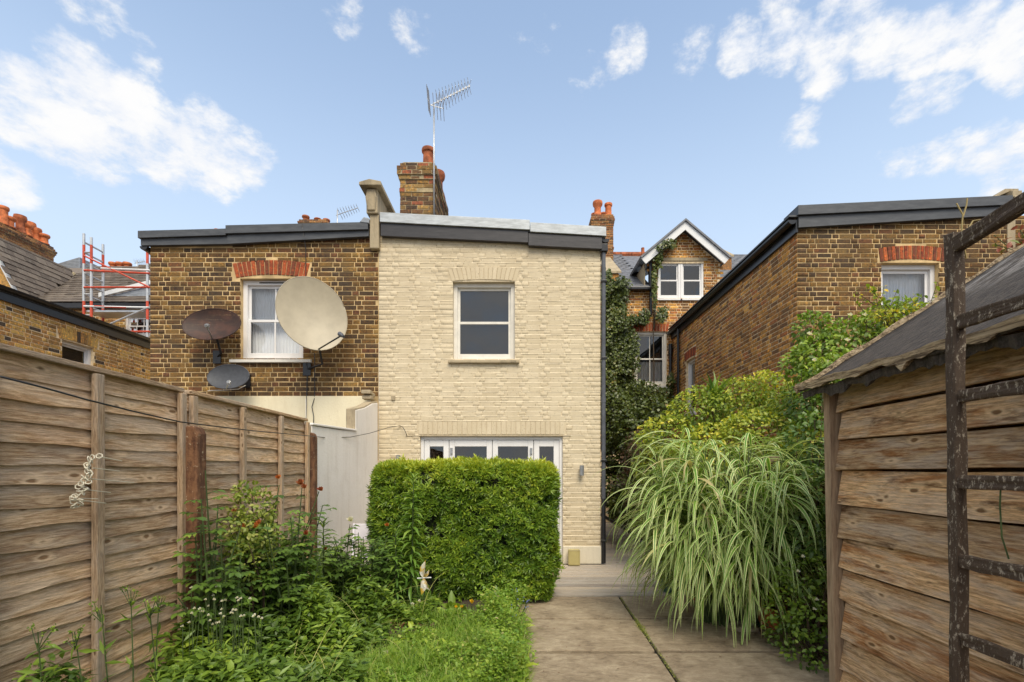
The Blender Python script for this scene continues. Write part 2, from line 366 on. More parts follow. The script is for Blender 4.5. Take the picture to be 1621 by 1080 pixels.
def brick_wall(ox, oy, rz, wall, z0, z1, u0, u1, openings, topf, mat, proud=.005, indiv=300, ch=.003, jit=.0018, bond='flemish', botf=None, zi=-9):
    T = frameT(ox, oy, rz); full = []; rest = []; row = 0; z = z0
    while z < z1:
        zh = z + ROW; zc = z + ROW / 2
        iv = [(u0, u1)]
        for (a, b, lo, hi) in openings:
            if lo < zc < hi:
                nv = []
                for (p, q) in iv:
                    if b <= p or a >= q: nv.append((p, q)); continue
                    if a > p: nv.append((p, a))
                    if b < q: nv.append((b, q))
                iv = nv
        u = u0 - random.uniform(0, .05) - (0 if row % 2 == 0 else (.17 if bond == 'flemish' else .11)); k = row % 2
        while u < u1:
            L = (ST if (k % 2 == 0 or bond != 'flemish') else HD); k += 1
            for (p, q) in iv:
                a = max(u, p); b = min(u + L, q)
                if b - a < .03: continue
                uc = (a + b) / 2; top = topf(uc)
                if z + .02 > top: continue
                if botf and zh < botf(uc): continue
                h = min(zh - JT, top) - z
                if h < .02: continue
                d = random.uniform(-.0025, .0025)
                if abs(b - a - L) < 1e-4 and abs(h - (ROW - JT)) < 1e-4: full.append((L, uc, z + h/2, d))
                else: rest.append((b - a, uc, z + h/2, d, h))
            u += L + JT
        z = zh; row += 1
    # the ones that show largest from the garden stay single bricks
    def show(f):
        p = Vector(T(f[1], 0, f[2])); return (f[2] < zi, -f[0] / max(p.y, 1), p.length)
    full.sort(key=show); single = full[:indiv]; rest += [(f[0], f[1], f[2], f[3], ROW - JT) for f in full[indiv:]]
    rot = Matrix.Rotation(rz, 3, 'Z')
    for (L, uc, zc, d) in single:
        me = brick_var('st' if L > .15 else 'hd', mat, L, ROW - JT, proud + .02, ch, jit)
        link('brick', me, wall, Vector(T(uc, d - .02, zc)), rot)
    if rest:
        Vs = []; rs = []
        for (L, uc, zc, d, h) in rest:
            P = brick_local(L, h, proud + .02, ch, jit, rng)
            c, s = math.cos(rz), math.sin(rz); o = T(uc, d - .02, zc)
            Vs.append(np.stack([o[0] + c*P[:,0] - s*P[:,1], o[1] + s*P[:,0] + c*P[:,1], o[2] + P[:,2]], 1)); rs.append(np.full(12, random.random()))
        n = len(Vs); F = (np.array(BQ)[None] + 12 * np.arange(n)[:, None, None]).reshape(-1, 4)
        o = link('bricks', np_mesh('bricks', np.concatenate(Vs), F, mat, np.concatenate(rs)), wall); stuff(o)
def bed_joints(ox, oy, rz, wall, z0, z1, u0, u1, openings, topf, mat):
    # struck pointing: a slightly proud uneven ribbon along every bed
    m = MB(frameT(ox, oy, rz)); z = z0 + ROW
    while z < z1:
        iv = [(u0, u1)]
        for (a, b, lo, hi) in openings:
            if lo < z - .006 < hi:
                iv = [s for (p, q) in iv for s in ((p, min(q, a)), (max(p, b), q)) if s[1] - s[0] > .02]
        for (p, q) in iv:
            n = max(2, int((q - p) / .09)); ring = None
            for k in range(n + 1):
                u = p + (q - p) * k / n
                if z > topf(u): ring = None; continue
                d = .006 + random.uniform(-.0012, .0016); h = .0050 + random.uniform(-.001, .001); zz = z - .0068 + random.uniform(-.0012, .0012)
                cur = [m.v((u, 0, zz + h + .003)), m.v((u, d, zz + h*.3)), m.v((u, d + .001, zz - h)), m.v((u, 0, zz - h - .001))]
                if ring:
                    for e in range(3): m.F.append((ring[e], ring[e+1], cur[e+1], cur[e]))
                ring = cur
        z += ROW
    stuff(link('bed_joints', m.mesh('bed_joints', mat, recalc=False), wall))
def backing(ox, oy, rz, z0, u0, u1, openings, topf, mat, house, name='wall', depth=.12, rmat=None):
    T = frameT(ox, oy, rz); mb = MB(T)
    us = sorted(set([u0, u1] + [x for o in openings for x in o[:2] if u0 < x < u1]))
    for a, b in zip(us, us[1:]):
        n = max(1, int((b - a) / .6)); 
        zs = sorted([(o[2], o[3]) for o in openings if o[0] <= a + 1e-6 and o[1] >= b - 1e-6]); lo = z0
        for (p, q) in zs + [(None, None)]:
            if p is None:
                if lo < topf((a + b)/2) - .01: mb.quad((a, 0, lo), (b, 0, lo), (b, 0, topf(b)), (a, 0, topf(a)))
            else: mb.quad((a, 0, lo), (b, 0, lo), (b, 0, p), (a, 0, p)); lo = q
    for (a, b, lo, hi) in openings:
        mb.quad((a,0,lo),(a,-depth,lo),(a,-depth,hi),(a,0,hi)); mb.quad((b,0,lo),(b,0,hi),(b,-depth,hi),(b,-depth,lo))
        mb.quad((a,0,hi),(a,-depth,hi),(b,-depth,hi),(b,0,hi)); mb.quad((a,0,lo),(b,0,lo),(b,-depth,lo),(a,-depth,lo))
    me = mb.mesh(name, mat, recalc=False); return link(name, me, house)
def arch_open(a, b, z0, h, splay, rise, n=7):
    w = (b - a + 2*splay) / n; o = []
    for k in range(n):
        f = (k + .5) / n; o.append((a - splay + k*w - (.004 if k == 0 else 0), a - splay + (k+1)*w + (.004 if k == n-1 else 0), z0 - .02, z0 + rise*(1 - (2*f-1)**2) + h + .012))
    return o
def arch(ox, oy, rz, wall, a, b, z0, h, splay, rise, n, mat, proud=.010, gap=.010):
    # gauged brick arch: every voussoir its own piece
    T = frameT(ox, oy, rz); am = MB(T)
    for k in range(n):
        def P(f, t):
            x0 = a + (b - a) * f; x1 = a - splay + (b - a + 2 * splay) * f
            cz = rise * (1 - (2*f - 1)**2)
            return (x0 + (x1 - x0) * t, z0 + cz + h * t)
        g = gap / 2 / (b - a); f0, f1 = k / n + g, (k + 1) / n - g
        q = [P(f0, 0), P(f1, 0), P(f1, 1), P(f0, 1)]; dd = proud + random.uniform(-.002, .003)
        cu = sum(x for x, _ in q) / 4; cz = sum(z for _, z in q) / 4
        m = MB(); c = .003
        q2 = [(cu + (x - cu) * (1 - c / .03), cz + (z - cz) * (1 - c / (h / 2))) for x, z in q]
        i1 = [m.v((x - cu, -dd, z - cz)) for x, z in q2]; i2 = [m.v((x - cu, -dd + .004, z - cz)) for x, z in q]; i3 = [m.v((x - cu, .03, z - cz)) for x, z in q]
        m.F.append(tuple(i1))
        for A, B in ((i1, i2), (i2, i3)):
            for e in range(4): m.F.append((B[e], B[(e+1)%4], A[(e+1)%4], A[e]))
        link('brick', m.mesh('arch_brick', mat), wall, Vector(T(cu, 0, cz)), Matrix.Rotation(rz, 3, 'Z'))
def wavy(mb, u0, u1, d, z0, z1, amp=.02, wl=.07, n=60):
    prev = None
    for k in range(n + 1):
        u = u0 + (u1 - u0) * k / n; dd = d + amp * math.sin(u / wl * 6.28 + .6 * math.sin(u * 9))
        cur = (mb.v((u, dd, z0)), mb.v((u, dd, z1)))
        if prev: mb.F.append((prev[0], cur[0], cur[1], prev[1]))
        prev = cur
def sash_window(ox, oy, rz, house, a, b, z0, z1, inset=.09, fr=.055, mat=None, bars_top=0, bars_bot=0, back='blind', sill=True, sill_mat=None, sill_h=.05, mid=.5, room=.5, sill_over=.08, sash=.04):
    mat = mat or M['upvc']; T = frameT(ox, oy, rz); d0 = -inset
    w = MB(T)
    w.box(a, a+fr, d0-.06, d0, z0, z1); w.box(b-fr, b, d0-.06, d0, z0, z1); w.box(a+fr, b-fr, d0-.06, d0, z1-fr, z1); w.box(a+fr, b-fr, d0-.06, d0, z0, z0+fr*.8)
    win = w.build('window', mat, house, bev=.004)
    zm = z0 + (z1 - z0) * mid; ia, ib = a + fr, b - fr
    for (lo, hi, dd, nb) in ((z0 + fr*.8, zm + .02, -.02, bars_bot), (zm - .02, z1 - fr, -.045, bars_top)):
        s = MB(T); D0, D1 = d0 + dd - .022, d0 + dd
        up = dd < -.03
        bt = .04 if up else .065
        tp = sash if up else .04
        s.box(ia, ia+sash, D0, D1, lo, hi); s.box(ib-sash, ib, D0, D1, lo, hi); s.box(ia+sash, ib-sash, D0, D1, lo, lo+bt); s.box(ia+sash, ib-sash, D0, D1, hi-tp, hi)
        for k in range(nb):
            uc = ia + sash + (ib - ia - 2*sash) * (k + 1) / (nb + 1); s.box(uc-.011, uc+.011, D0+.002, D1-.002, lo+bt, hi-tp)
        s.build('sash', mat, win, bev=.003)
        e = [ia + sash + (ib - ia - 2*sash) * k / (nb + 1) for k in range(nb + 2)]
        for p, q in zip(e, e[1:]):
            MB(T).quad((p, D0+.011, lo+bt), (q, D0+.011, lo+bt), (q, D0+.011, hi-tp), (p, D0+.011, hi-tp)).build('pane', M['glass'], win)
    if not sill is False:
        s = MB(T); p = .06
        s.prism([(a-sill_over, p, z0-.012), (a-sill_over, p, z0-sill_h), (a-sill_over, -inset-.02, z0-sill_h), (a-sill_over, -inset-.02, z0+.002)], (0, 0, 0)) if 0 else None
        x0, x1 = a - sill_over, b + sill_over
        s.hexa([(x0,p,z0-sill_h),(x1,p,z0-sill_h),(x1,-.01,z0-sill_h),(x0,-.01,z0-sill_h),(x0,p,z0-.014),(x1,p,z0-.014),(x1,-.01,z0-.004),(x0,-.01,z0-.004)])
        s.hexa([(a+.002,-.01,z0-sill_h),(b-.002,-.01,z0-sill_h),(b-.002,-inset,z0-sill_h),(a+.002,-inset,z0-sill_h),(a+.002,-.01,z0-.004),(b-.002,-.01,z0-.004),(b-.002,-inset,z0-.001),(a+.002,-inset,z0-.001)])
        s.build('sill', sill_mat or mat, win, bev=.006)
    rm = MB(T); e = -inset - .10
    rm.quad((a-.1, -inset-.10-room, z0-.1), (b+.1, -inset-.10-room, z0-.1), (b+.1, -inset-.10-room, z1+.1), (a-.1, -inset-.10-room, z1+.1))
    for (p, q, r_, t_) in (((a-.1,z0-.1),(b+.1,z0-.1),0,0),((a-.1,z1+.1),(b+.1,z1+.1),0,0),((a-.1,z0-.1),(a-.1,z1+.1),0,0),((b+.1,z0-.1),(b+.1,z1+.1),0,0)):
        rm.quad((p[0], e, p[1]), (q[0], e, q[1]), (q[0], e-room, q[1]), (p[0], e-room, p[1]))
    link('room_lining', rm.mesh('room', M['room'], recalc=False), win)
    if back == 'blind': MB(T).box(ia, ib, d0-.13, d0-.125, z0, z1).build('blind', M['blind_dark'], win)  # sheet added behind the panes to give the glass its dark tone
    elif back in ('net', 'net_gap', 'grey'):
        cb = MB(T); cm = M['curtain_grey'] if back == 'grey' else M['curtain']
        wavy(cb, ia - .02, ib + .02, d0 - .16, z0, z1, .012, .05, 90); link('curtain', cb.mesh('curtain', cm, True, False), win)
    elif back == 'half':
        cb = MB(T); wavy(cb, ia - .02, ib + .02, d0 - .16, z0, zm - .05, .02, .09, 60); link('curtain', cb.mesh('curtain', M['curtain_grey'], True, False), win)
    return win
def pot(house, c, r, h, mat, style=0):
    if style == 0: pr = [(r*.95, 0), (r*.86, h*.12), (r*.80, h*.7), (r*.82, h*.8), (r*1.0, h*.84), (r*1.05, h*.92), (r*.98, h), (r*.8, h), (r*.75, h*.5)]
    elif style == 1: pr = [(r*1.1, 0), (r*1.1, h*.1), (r*.85, h*.18), (r*.82, h*.62), (r*1.15, h*.75), (r*1.25, h*.88), (r*1.15, h), (r*.85, h), (r*.8, h*.5)]
    else: pr = [(r, 0), (r*.92, h*.1), (r*.9, h*.55), (r*1.08, h*.6), (r*1.08, h*.68), (r*.92, h*.75), (r*.7, h*.9), (r*.35, h*.98), (r*.05, h)]
    return MB().lathe(pr, c, 18).build('chimney_pot', mat, house, smooth=2)
def chimney(house, x0, x1, y0, y1, z0, nrow, offs, mat, mort, single=True, name='chimney'):
    """brick stack laid course by course; offs[row from the top] = outward step"""
    ch = MB().box(x0+.006, x1-.006, y0+.006, y1-.006, z0, z0 + nrow*ROW - .01).build(name, mort, house)
    Vs = []; rs = []
    for r in range(nrow):
        off = offs.get(nrow - 1 - r, 0); z = z0 + r * ROW; X0, X1, Y0, Y1 = x0-off, x1+off, y0-off, y1+off
        for (ox, oy, rz, Lw) in ((X0, Y0, 0, X1-X0), (X1, Y0, R(90), Y1-Y0), (X0, Y1, R(-90), Y1-Y0)):
            nb = max(2, round(Lw / .2)); w = Lw / nb; sh = (r % 2) * .5; T = frameT(ox, oy, rz); e = [0] + [w * (k + sh) for k in range(1 if sh == 0 else 0, nb + (0 if sh == 0 else 0))] + [Lw]
            e = sorted(set(round(q, 4) for q in e))
            for a, b in zip(e, e[1:]):
                L = b - a - .009
                if L < .02: continue
                if single: link('brick', brick_var('c', mat, round(L, 3), ROW - .010, .05 + off, .004, .003), ch, Vector(T((a+b)/2, random.uniform(-.004, .004) - .05 - off, z + ROW/2)), Matrix.Rotation(rz, 3, 'Z'))
                else:
                    P = brick_local(L, ROW - .01, .05 + off, .004, .003, rng); c, s = math.cos(rz), math.sin(rz); o = T((a+b)/2, -.05 - off, z + ROW/2)
                    Vs.append(np.stack([o[0] + c*P[:,0] - s*P[:,1], o[1] + s*P[:,0] + c*P[:,1], o[2] + P[:,2]], 1)); rs.append(np.full(12, random.random()))
        if off > 0: MB().box(X0+.004, X1-.004, Y0+.004, Y1-.004, z, z + ROW - .004).build('corbel_course', mort, ch)
    if Vs:
        n = len(Vs); F = (np.array(BQ)[None] + 12 * np.arange(n)[:, None, None]).reshape(-1, 4)
        stuff(link('bricks', np_mesh('bricks', np.concatenate(Vs), F, mat, np.concatenate(rs)), ch))
    return ch
def tiles(parent, O, U, S, N, w, g, nu, ns, mat, thick=.018, name='roof_tile', keep=None, single=300, jit=.006, lap=1.25, half=True, clip=None):
    """tiles from the eave corner O: U along the eave, S up the slope, N normal"""
    U, S, N = Vector(U).normalized(), Vector(S).normalized(), Vector(N).normalized(); Vs = []; rs = []; n1 = 0; O = Vector(O)
    base = np.array([(-w/2+.003,-g*lap/2,0),(w/2-.003,-g*lap/2,0),(w/2-.003,g*lap/2,0),(-w/2+.003,g*lap/2,0),(-w/2+.003,-g*lap/2,thick),(w/2-.003,-g*lap/2,thick),(w/2-.003,g*lap/2,thick),(-w/2+.003,g*lap/2,thick)])
    FB = [(4,5,6,7),(0,1,5,4),(1,2,6,5),(3,0,4,7),(2,3,7,6)]
    key = ('t', name, w, g, mat.name)
    if key not in _vars:
        me = bpy.data.meshes.new(name); me.from_pydata([tuple(p) for p in base], [], FB); me.materials.append(mat); _vars[key] = me
    items = []
    for s in range(ns):
        for k in range(-1, nu + 1):
            c = O + U * ((k + .5 + (.5 if (half and s % 2) else 0)) * w) + S * ((s + .5) * g) 
            if keep and not keep(c): continue
            items.append(c)
    items.sort(key=lambda c: c.length)
    tilt = math.atan2(thick * 1.1, g * lap)
    S2 = (S * math.cos(tilt) - N * math.sin(tilt)).normalized(); N2 = (N * math.cos(tilt) + S * math.sin(tilt)).normalized()
    rot = Matrix((U, S2, N2)).transposed()
    for q, c in enumerate(items):
        c = c + N * (thick * .6 + random.uniform(0, jit)) + S * random.uniform(-jit, jit)
        if q < single: link(name, _vars[key], parent, c, rot)
        else:
            Vs.append(base @ np.array(rot).T + np.array(c)); rs.append(np.full(8, random.random()))
    if Vs:
        n = len(Vs); F = (np.array(FB)[None] + 8 * np.arange(n)[:, None, None]).reshape(-1, 4)
        stuff(link(name + 's', np_mesh(name, np.concatenate(Vs), F, mat, np.concatenate(rs)), parent))

# ------------------------------------------------------------------ terraces
FY = 7.62; SC = FOC / FY      # facade plane and its pixels per metre
BY = 13.76                    # back wall of the main terrace
def fz(y): return EYE + (VY - y) / SC
def fx(x): return (x - VX) / SC
def lin(x0, y0, x1, y1): return lambda u: y0 + (y1 - y0) * (u - x0) / (x1 - x0)
M['bp_x'] = m_brickproc('brick side', 1, ((.13, .078, .03), (.20, .125, .045)), (.36, .27, .14))

M['cream_joint'] = m_plain('cream paint on joints', (.77, .665, .48), .75, 0, .1, 11, .3)
# --- cream painted house ----------------------------------------------------
X0, X1 = fx(600), fx(950.5)
cream = thing('terraced_house', 'cream painted brick rear wing with white sash window and french doors', 'house', (0, FY, 0))
topc = lin(X0, fz(374), X1, fz(393))
wo = (fx(717), fx(815), fz(570), fz(446)); do = (fx(665), fx(891), .0, fz(691))
al = (wo[0]-.07, wo[1]+.07, wo[3], wo[3] + .22); dl = (do[0]-.05, do[1]+.05, do[3]+.03, do[3] + .24)
wall = backing(0, FY, 0, 0, X0, X1, [wo, do], topc, M['cream'], cream)
brick_wall(0, FY, 0, wall, 0.30, 5.2, X0 + .002, X1, [wo, (do[0], do[1], -1, do[3]+.02), al, dl], topc, M['cream'], proud=.005, indiv=300, ch=.003, jit=.0009, bond='flemish')
bed_joints(0, FY, 0, wall, 0.30, 5.2, X0 + .002, X1, [wo, (do[0], do[1], -1, do[3]+.02), al, dl], topc, M['cream_joint'])
arch(0, FY, 0, wall, wo[0]-.02, wo[1]+.02, wo[3]+.005, .20, .07, .025, 16, M['cream'], .009, .005)
arch(0, FY, 0, wall, dl[0]+.02, dl[1]-.02, dl[2], .20, 0, 0, 30, M['cream'], .007, .005)
MB(frameT(0, FY, 0)).box(do[0]-.22, do[1]+.12, -.01, .012, do[3]+.001, do[3]+.018).build('lintel_edge', M['stone'], cream, bev=.003)
MB(frameT(0, FY, 0)).box(do[1], X1 + .012, -.02, .022, 0.0, .285).build('plinth', M['plinth'], cream, bev=.012)
MB(frameT(0, FY, 0)).box(X0+.03, do[0], -.02, .022, 0.0, .285).build('plinth', M['plinth'], cream, bev=.012)
sash_window(0, FY, 0, cream, *wo, inset=.075, fr=.062, mat=M['upvc_warm'], back='blind', sill_mat=M['stone'], sill_h=.055, sill_over=.07, mid=.495)
# french doors: side light, two leaves, side light
T = frameT(0, FY, 0); fd = MB(T); a, b, lo, hi = do; lo = .02
fd.box(a, a+.05, -.12, -.05, lo, hi); fd.box(b-.05, b, -.12, -.05, lo, hi); fd.box(a+.05, b-.05, -.12, -.05, hi-.05, hi); fd.box(a+.05, b-.05, -.12, -.05, lo, lo+.04)
fdo = fd.build('french_door', M['upvc'], cream, bev=.004)
splits = [a+.05, fx(707), fx(773), fx(847), b-.05]
splits = [a+.05, fx(710), fx(779), fx(845), b-.05]
for k in range(4):
    p, q = splits[k] + .004, splits[k+1] - .004; st = .085; lf = MB(T); h1 = hi - .055; l1 = lo + .045
    lf.box(p, p+st, -.115, -.062, l1, h1); lf.box(q-st, q, -.115, -.062, l1, h1); lf.box(p+st, q-st, -.115, -.062, h1-.10, h1); lf.box(p+st, q-st, -.115, -.062, l1, l1+.2)
    lf.build('door_leaf', M['upvc'], fdo, bev=.005)
    MB(T).quad((p+st, -.09, l1+.2), (q-st, -.09, l1+.2), (q-st, -.09, h1-.10), (p+st, -.09, h1-.10)).build('pane', M['glass'], fdo)
    if k in (1, 2):
        u = p + .035 if k == 1 else q - .035
        MB(T).box(u-.018, u+.018, -.062, -.035, h1-.22, h1-.12).build('hinge', M['steel'], fdo, bev=.003)
MB(T).box(splits[3]+.06, splits[3]+.09, -.062, -.01, 1.0, 1.2).build('door_handle', M['steel'], fdo, bev=.008)
hh = MB(T); hh.box(b-.08, b-.05, -.062, -.03, .90, 1.08); hh.path([(b-.065, -.03, 1.02), (b-.065, .005, 1.02), (b-.14, .008, 1.02)], .008, 6); hh.build('door_handle', M['steel'], fdo, bev=.003)
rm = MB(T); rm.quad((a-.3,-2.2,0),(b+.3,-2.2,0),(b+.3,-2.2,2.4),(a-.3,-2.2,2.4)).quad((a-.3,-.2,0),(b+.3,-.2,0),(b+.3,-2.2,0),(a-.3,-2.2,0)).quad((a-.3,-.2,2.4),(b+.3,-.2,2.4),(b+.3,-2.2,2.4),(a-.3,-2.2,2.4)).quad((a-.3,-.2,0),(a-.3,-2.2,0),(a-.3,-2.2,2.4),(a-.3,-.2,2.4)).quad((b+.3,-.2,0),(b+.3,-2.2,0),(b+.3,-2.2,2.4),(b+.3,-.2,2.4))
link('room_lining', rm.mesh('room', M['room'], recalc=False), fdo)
# side and rear walls, roof
MB().quad((X1, FY, 0), (X1, BY, 0), (X1, BY, topc(X1)), (X1, FY, topc(X1))).build('side_wall', M['bp_x'], cream)
rf = MB(); e = .06
rf.hexa([(X0+.04, FY-.02, fz(357)), (X1+.05, FY-.02, fz(379)), (X1+.05, BY, fz(379)), (X0+.04, BY, fz(357)), (X0+.04, FY-.02, fz(345)), (X1+.05, FY-.02, fz(367)), (X1+.05, BY, fz(367)), (X0+.04, BY, fz(345))]).build('roof', M['slate_felt'], cream)
def slab(x0, x1, za0, za1, zb0, zb1, ya, yb, mat, name, house, bev=.004):
    return MB().hexa([(x0,ya,za0),(x1,ya,zb0),(x1,yb,zb0),(x0,yb,za0),(x0,ya,za1),(x1,ya,zb1),(x1,yb,zb1),(x0,yb,za1)]).build(name, mat, house, bev=bev)
slab(fx(604.5), fx(838.5), fz(357), fz(342), fz(369.3), fz(354), FY-.115, FY+.3, M['zinc'], 'roof_edge_trim', cream)
slab(fx(839), fx(957.5), fz(372.5), fz(358), fz(379.3), fz(365), FY-.120, FY+.3, M['zinc'], 'roof_edge_trim', cream)
slab(fx(605), fx(836), fz(377.5), fz(357.3), fz(388), fz(369.5), FY-.085, FY-.012, M['fascia'], 'fascia_board', cream)
slab(fx(836.3), fx(951.5), fz(393), fz(374), fz(398.6), fz(380), FY-.095, FY-.013, M['fascia'], 'fascia_board', cream)
g = MB(); gx = X1 + .085
for k in range(6):
    pass
prof = [(.06*math.cos(q), .06*math.sin(q)) for q in [math.pi + math.pi*k/8 for k in range(9)]]
def gutter(house, xc, y0, y1, zc0, zc1=None, mat=None, r=.06, name='gutter'):
    zc1 = zc0 if zc1 is None else zc1; m = MB(); n = len(prof)
    for rr in (r, r-.006):
        A = [m.v((xc + p[0]*rr/.06, y0, zc0 + p[1]*rr/.06)) for p in prof]; B = [m.v((xc + p[0]*rr/.06, y1, zc1 + p[1]*rr/.06)) for p in prof]
        for k in range(n-1): m.F.append((A[k], A[k+1], B[k+1], B[k]))
        if rr == r: m.F.append(tuple(A)); m.F.append(tuple(B))
    return m.build(name, mat or M['black'], house)
gutter(cream, X1+.07, FY-.07, BY, fz(381))
dp = MB(); pz = fz(398); dxp = X1 + .045; dyp = FY + .045
dp.lathe([(.03, 0), (.036, 0), (.036, fz(790)-.02), (.03, fz(790))], (dxp, dyp-.06, .02), 12)
dp.build('drainpipe', M['black'], cream, smooth=2)
MB().lathe([(.034, 0), (.034, 1.5), (.039, 1.5), (.039, 1.58), (.034, 1.58), (.034, pz - fz(790))], (dxp, dyp-.06, fz(790)+.005), 12).build('drainpipe', M['pipe_grey'], cream, smooth=2)
MB().box(dxp-.06, dxp+.06, dyp-.12, dyp+.0, pz-.03, pz+.09).build('rainwater_hopper', M['black'], cream, bev=.01)
for zz in (.35, 1.6, 3.2, 4.4): MB().box(dxp-.044, dxp+.044, dyp-.066-.04, dyp-.02, zz, zz+.035).build('pipe_clip', M['black'], cream, bev=.004)
MB(T).box(fx(620), fx(625.5), -.01, .025, fz(634), fz(627)).build('vent', M['stone'], cream, bev=.004)
# party wall end and coping
pw = MB(); px0, px1 = fx(580), fx(603.5)
pw.box(px0+.08, px1-.01, FY-.10, BY, 4.9, fz(345)); pw.box(px0+.04, px1-.02, FY-.14, BY, fz(345), fz(305)-.02)
pwo = pw.build('party_wall_parapet', M['stone'], cream, bev=.015)
MB().prism([(px0+.06, FY-.16, fz(342)), (px0+.04, FY-.20, fz(322)), (px0+.06, FY-.16, fz(308)), (px1-.05, FY-.16, fz(308)), (px1-.03, FY-.20, fz(322)), (px1-.05, FY-.16, fz(342))], (0, .2, 0)).build('corbel', M['stone'], pwo, bev=.02)
MB().prism([(px0-.04, FY-.24, fz(307)), (px0-.04, FY-.24, fz(302)), ((px0+px1)/2, FY-.24, fz(297.5)), (px1+.06, FY-.24, fz(301)), (px1+.06, FY-.24, fz(307))], (0, 3.2, 0)).build('coping', M['stone'], pwo, bev=.008)
# chimney on the party wall
cy0 = 8.6; cs = FOC / cy0
cX0, cX1 = (633 - VX) / cs, (688 - VX) / cs; cz1 = EYE + (VY - 257.5) / cs
nr = 26; chm = chimney(cream, cX0, cX1, cy0, cy0 + 1.35, cz1 - nr*ROW, nr, {0: .0, 1: .045, 2: .045, 3: .02, 6: .012}, M['brick_chim'], M['mortar_grey'])
MB().prism([(cX0+.02, cy0+.02, cz1-.005), (cX0+.06, cy0+.02, cz1+.02), (cX1-.06, cy0+.02, cz1+.02), (cX1-.02, cy0+.02, cz1-.005)], (0, 1.3, 0)).build('flaunching', M['mortar_grey'], chm)
for (x, ys, r, h, mt, st) in ((650, .45, .12, .26, 'terra_dark', 2), (678, .25, .115, .40, 'terra_dark', 0), (679, .75, .11, .38, 'terra', 0), (696, 1.05, .12, .46, 'terra_dark', 1)):
    Y = cy0 + ys; X = min((x - VX) * Y / FOC, cX1 - .12); pot(chm, (X, Y, cz1), r, h, M[mt], st)
# --- left neighbour ----------------------------------------------------------
nX0, nX1 = fx(238), X0
left = thing('terraced_house', 'dark stock brick rear wing with satellite dishes and red window arch', 'house', (-4, FY, 0))
topl = lambda u: fz(391 if u < fx(364) else 389) + (0 if u < fx(364) else (u - fx(364)) * .055)
lw = (fx(380), fx(480), fz(569), fz(441)); la = (lw[0]-.13, lw[1]+.12, lw[3]-.02, lw[3]+.30)
wall = backing(0, FY, 0, 0, nX0, nX1 - .002, [lw], topl, M['mortar'], left)
brick_wall(0, FY, 0, wall, fz(627), 5.4, nX0, nX1 - .012, [lw] + arch_open(lw[0]-.06, lw[1]+.05, lw[3]+.005, .225, .06, .055), topl, M['brick'], indiv=300)
arch(0, FY, 0, wall, lw[0]-.06, lw[1]+.05, lw[3]+.005, .225, .06, .055, 17, M['brick_red'])
win = sash_window(0, FY, 0, left, *lw, inset=.085, fr=.07, mat=M['upvc'], bars_top=1, bars_bot=1, back='net', sill_over=.14, sill_mat=M['upvc_warm'], sill_h=.06)
MB(frameT(0, FY, 0)).box(lw[0]+.26, lw[1]-.26, -.085, -.078, lw[3]-.045, lw[3]-.03).build('vent', M['room'], win)
lr = MB(frameT(0, FY, 0)); lr.box(nX0+.005, nX1-.13, -.02, .026, .0, fz(627)-.004); lr.build('render_band', M['render_cream'], left, bev=.006)
MB().quad((nX0, FY, 0), (nX0, BY, 0), (nX0, BY, topl(nX0)), (nX0, FY, topl(nX0))).build('side_wall', M['bp_x'], left)
slab(fx(228), fx(364), fz(392), fz(382), fz(389.6), fz(377.5), FY-.07, FY-.012, M['slate_felt'], 'fascia_board', left)
slab(fx(226.5), fx(363.5), fz(382), fz(370.7), fz(377.5), fz(367.2), FY-.11, FY+.3, M['slate_felt'], 'roof_edge_trim', left)
slab(fx(364.5), fx(586), fz(390), fz(375.5), fz(378), fz(369), FY-.08, FY-.013, M['slate_felt'], 'fascia_board', left)
slab(fx(364), fx(586), fz(375.5), fz(362.6), fz(369), fz(357.5), FY-.12, FY+.3, M['slate_felt'], 'roof_edge_trim', left)
MB().hexa([(nX0-.05, FY+.31, fz(385)), (nX1-.3, FY+.31, fz(372)), (nX1-.3, BY, fz(372)), (nX0-.05, BY, fz(385)), (nX0-.05, FY+.31, fz(372)), (nX1-.3, FY+.31, fz(362)), (nX1-.3, BY, fz(362)), (nX0-.05, BY, fz(372))]).build('roof', M['slate_felt'], left)
gutter(left, nX0-.07, FY-.05, BY, fz(392))
MB().prism([(fx(573), FY-.13, fz(358)), (fx(580), FY-.13, fz(350)), (fx(588), FY-.13, fz(352)), (fx(588), FY-.13, fz(360))], (0, .3, 0)).build('lead_flashing', M['lead'], left, bev=.01)

# --- right neighbour -----------------------------------------------------------
rX0, rX1 = fx(1262), 8.6
right = thing('terraced_house', 'stock brick rear wing with black gutter and red window arch behind the shed', 'house', (6, FY, 0))
topr = lin(fx(1262), fz(362), fx(1591), fz(343))
rw = (fx(1395), fx(1487), fz(560), fz(416)); ra = (rw[0]-.1, rw[1]+.14, rw[3]-.01, rw[3]+.29)
rw2 = (fx(1580), fx(1660), fz(560), fz(430))
wall = backing(0, FY, 0, 0, rX0, rX1, [rw], topr, M['mortar'], right)
brick_wall(0, FY, 0, wall, 1.5, 5.7, rX0 + .002, rX1, [rw] + arch_open(rw[0]-.02, rw[1]+.07, rw[3]+.01, .21, .03, .045), topr, M['brick'], indiv=300, zi=2.9)
arch(0, FY, 0, wall, rw[0]-.02, rw[1]+.07, rw[3]+.01, .21, .03, .045, 16, M['brick_red'])
sash_window(0, FY, 0, right, *rw, inset=.085, fr=.07, mat=M['upvc'], back='net', sill_over=.1, sash=.05, mid=.36)
SL = BY - FY; so_ = (BY - 12.55, BY - 11.85, EYE + 102*12.2/FOC + .0, EYE + 215*12.2/FOC - .05)
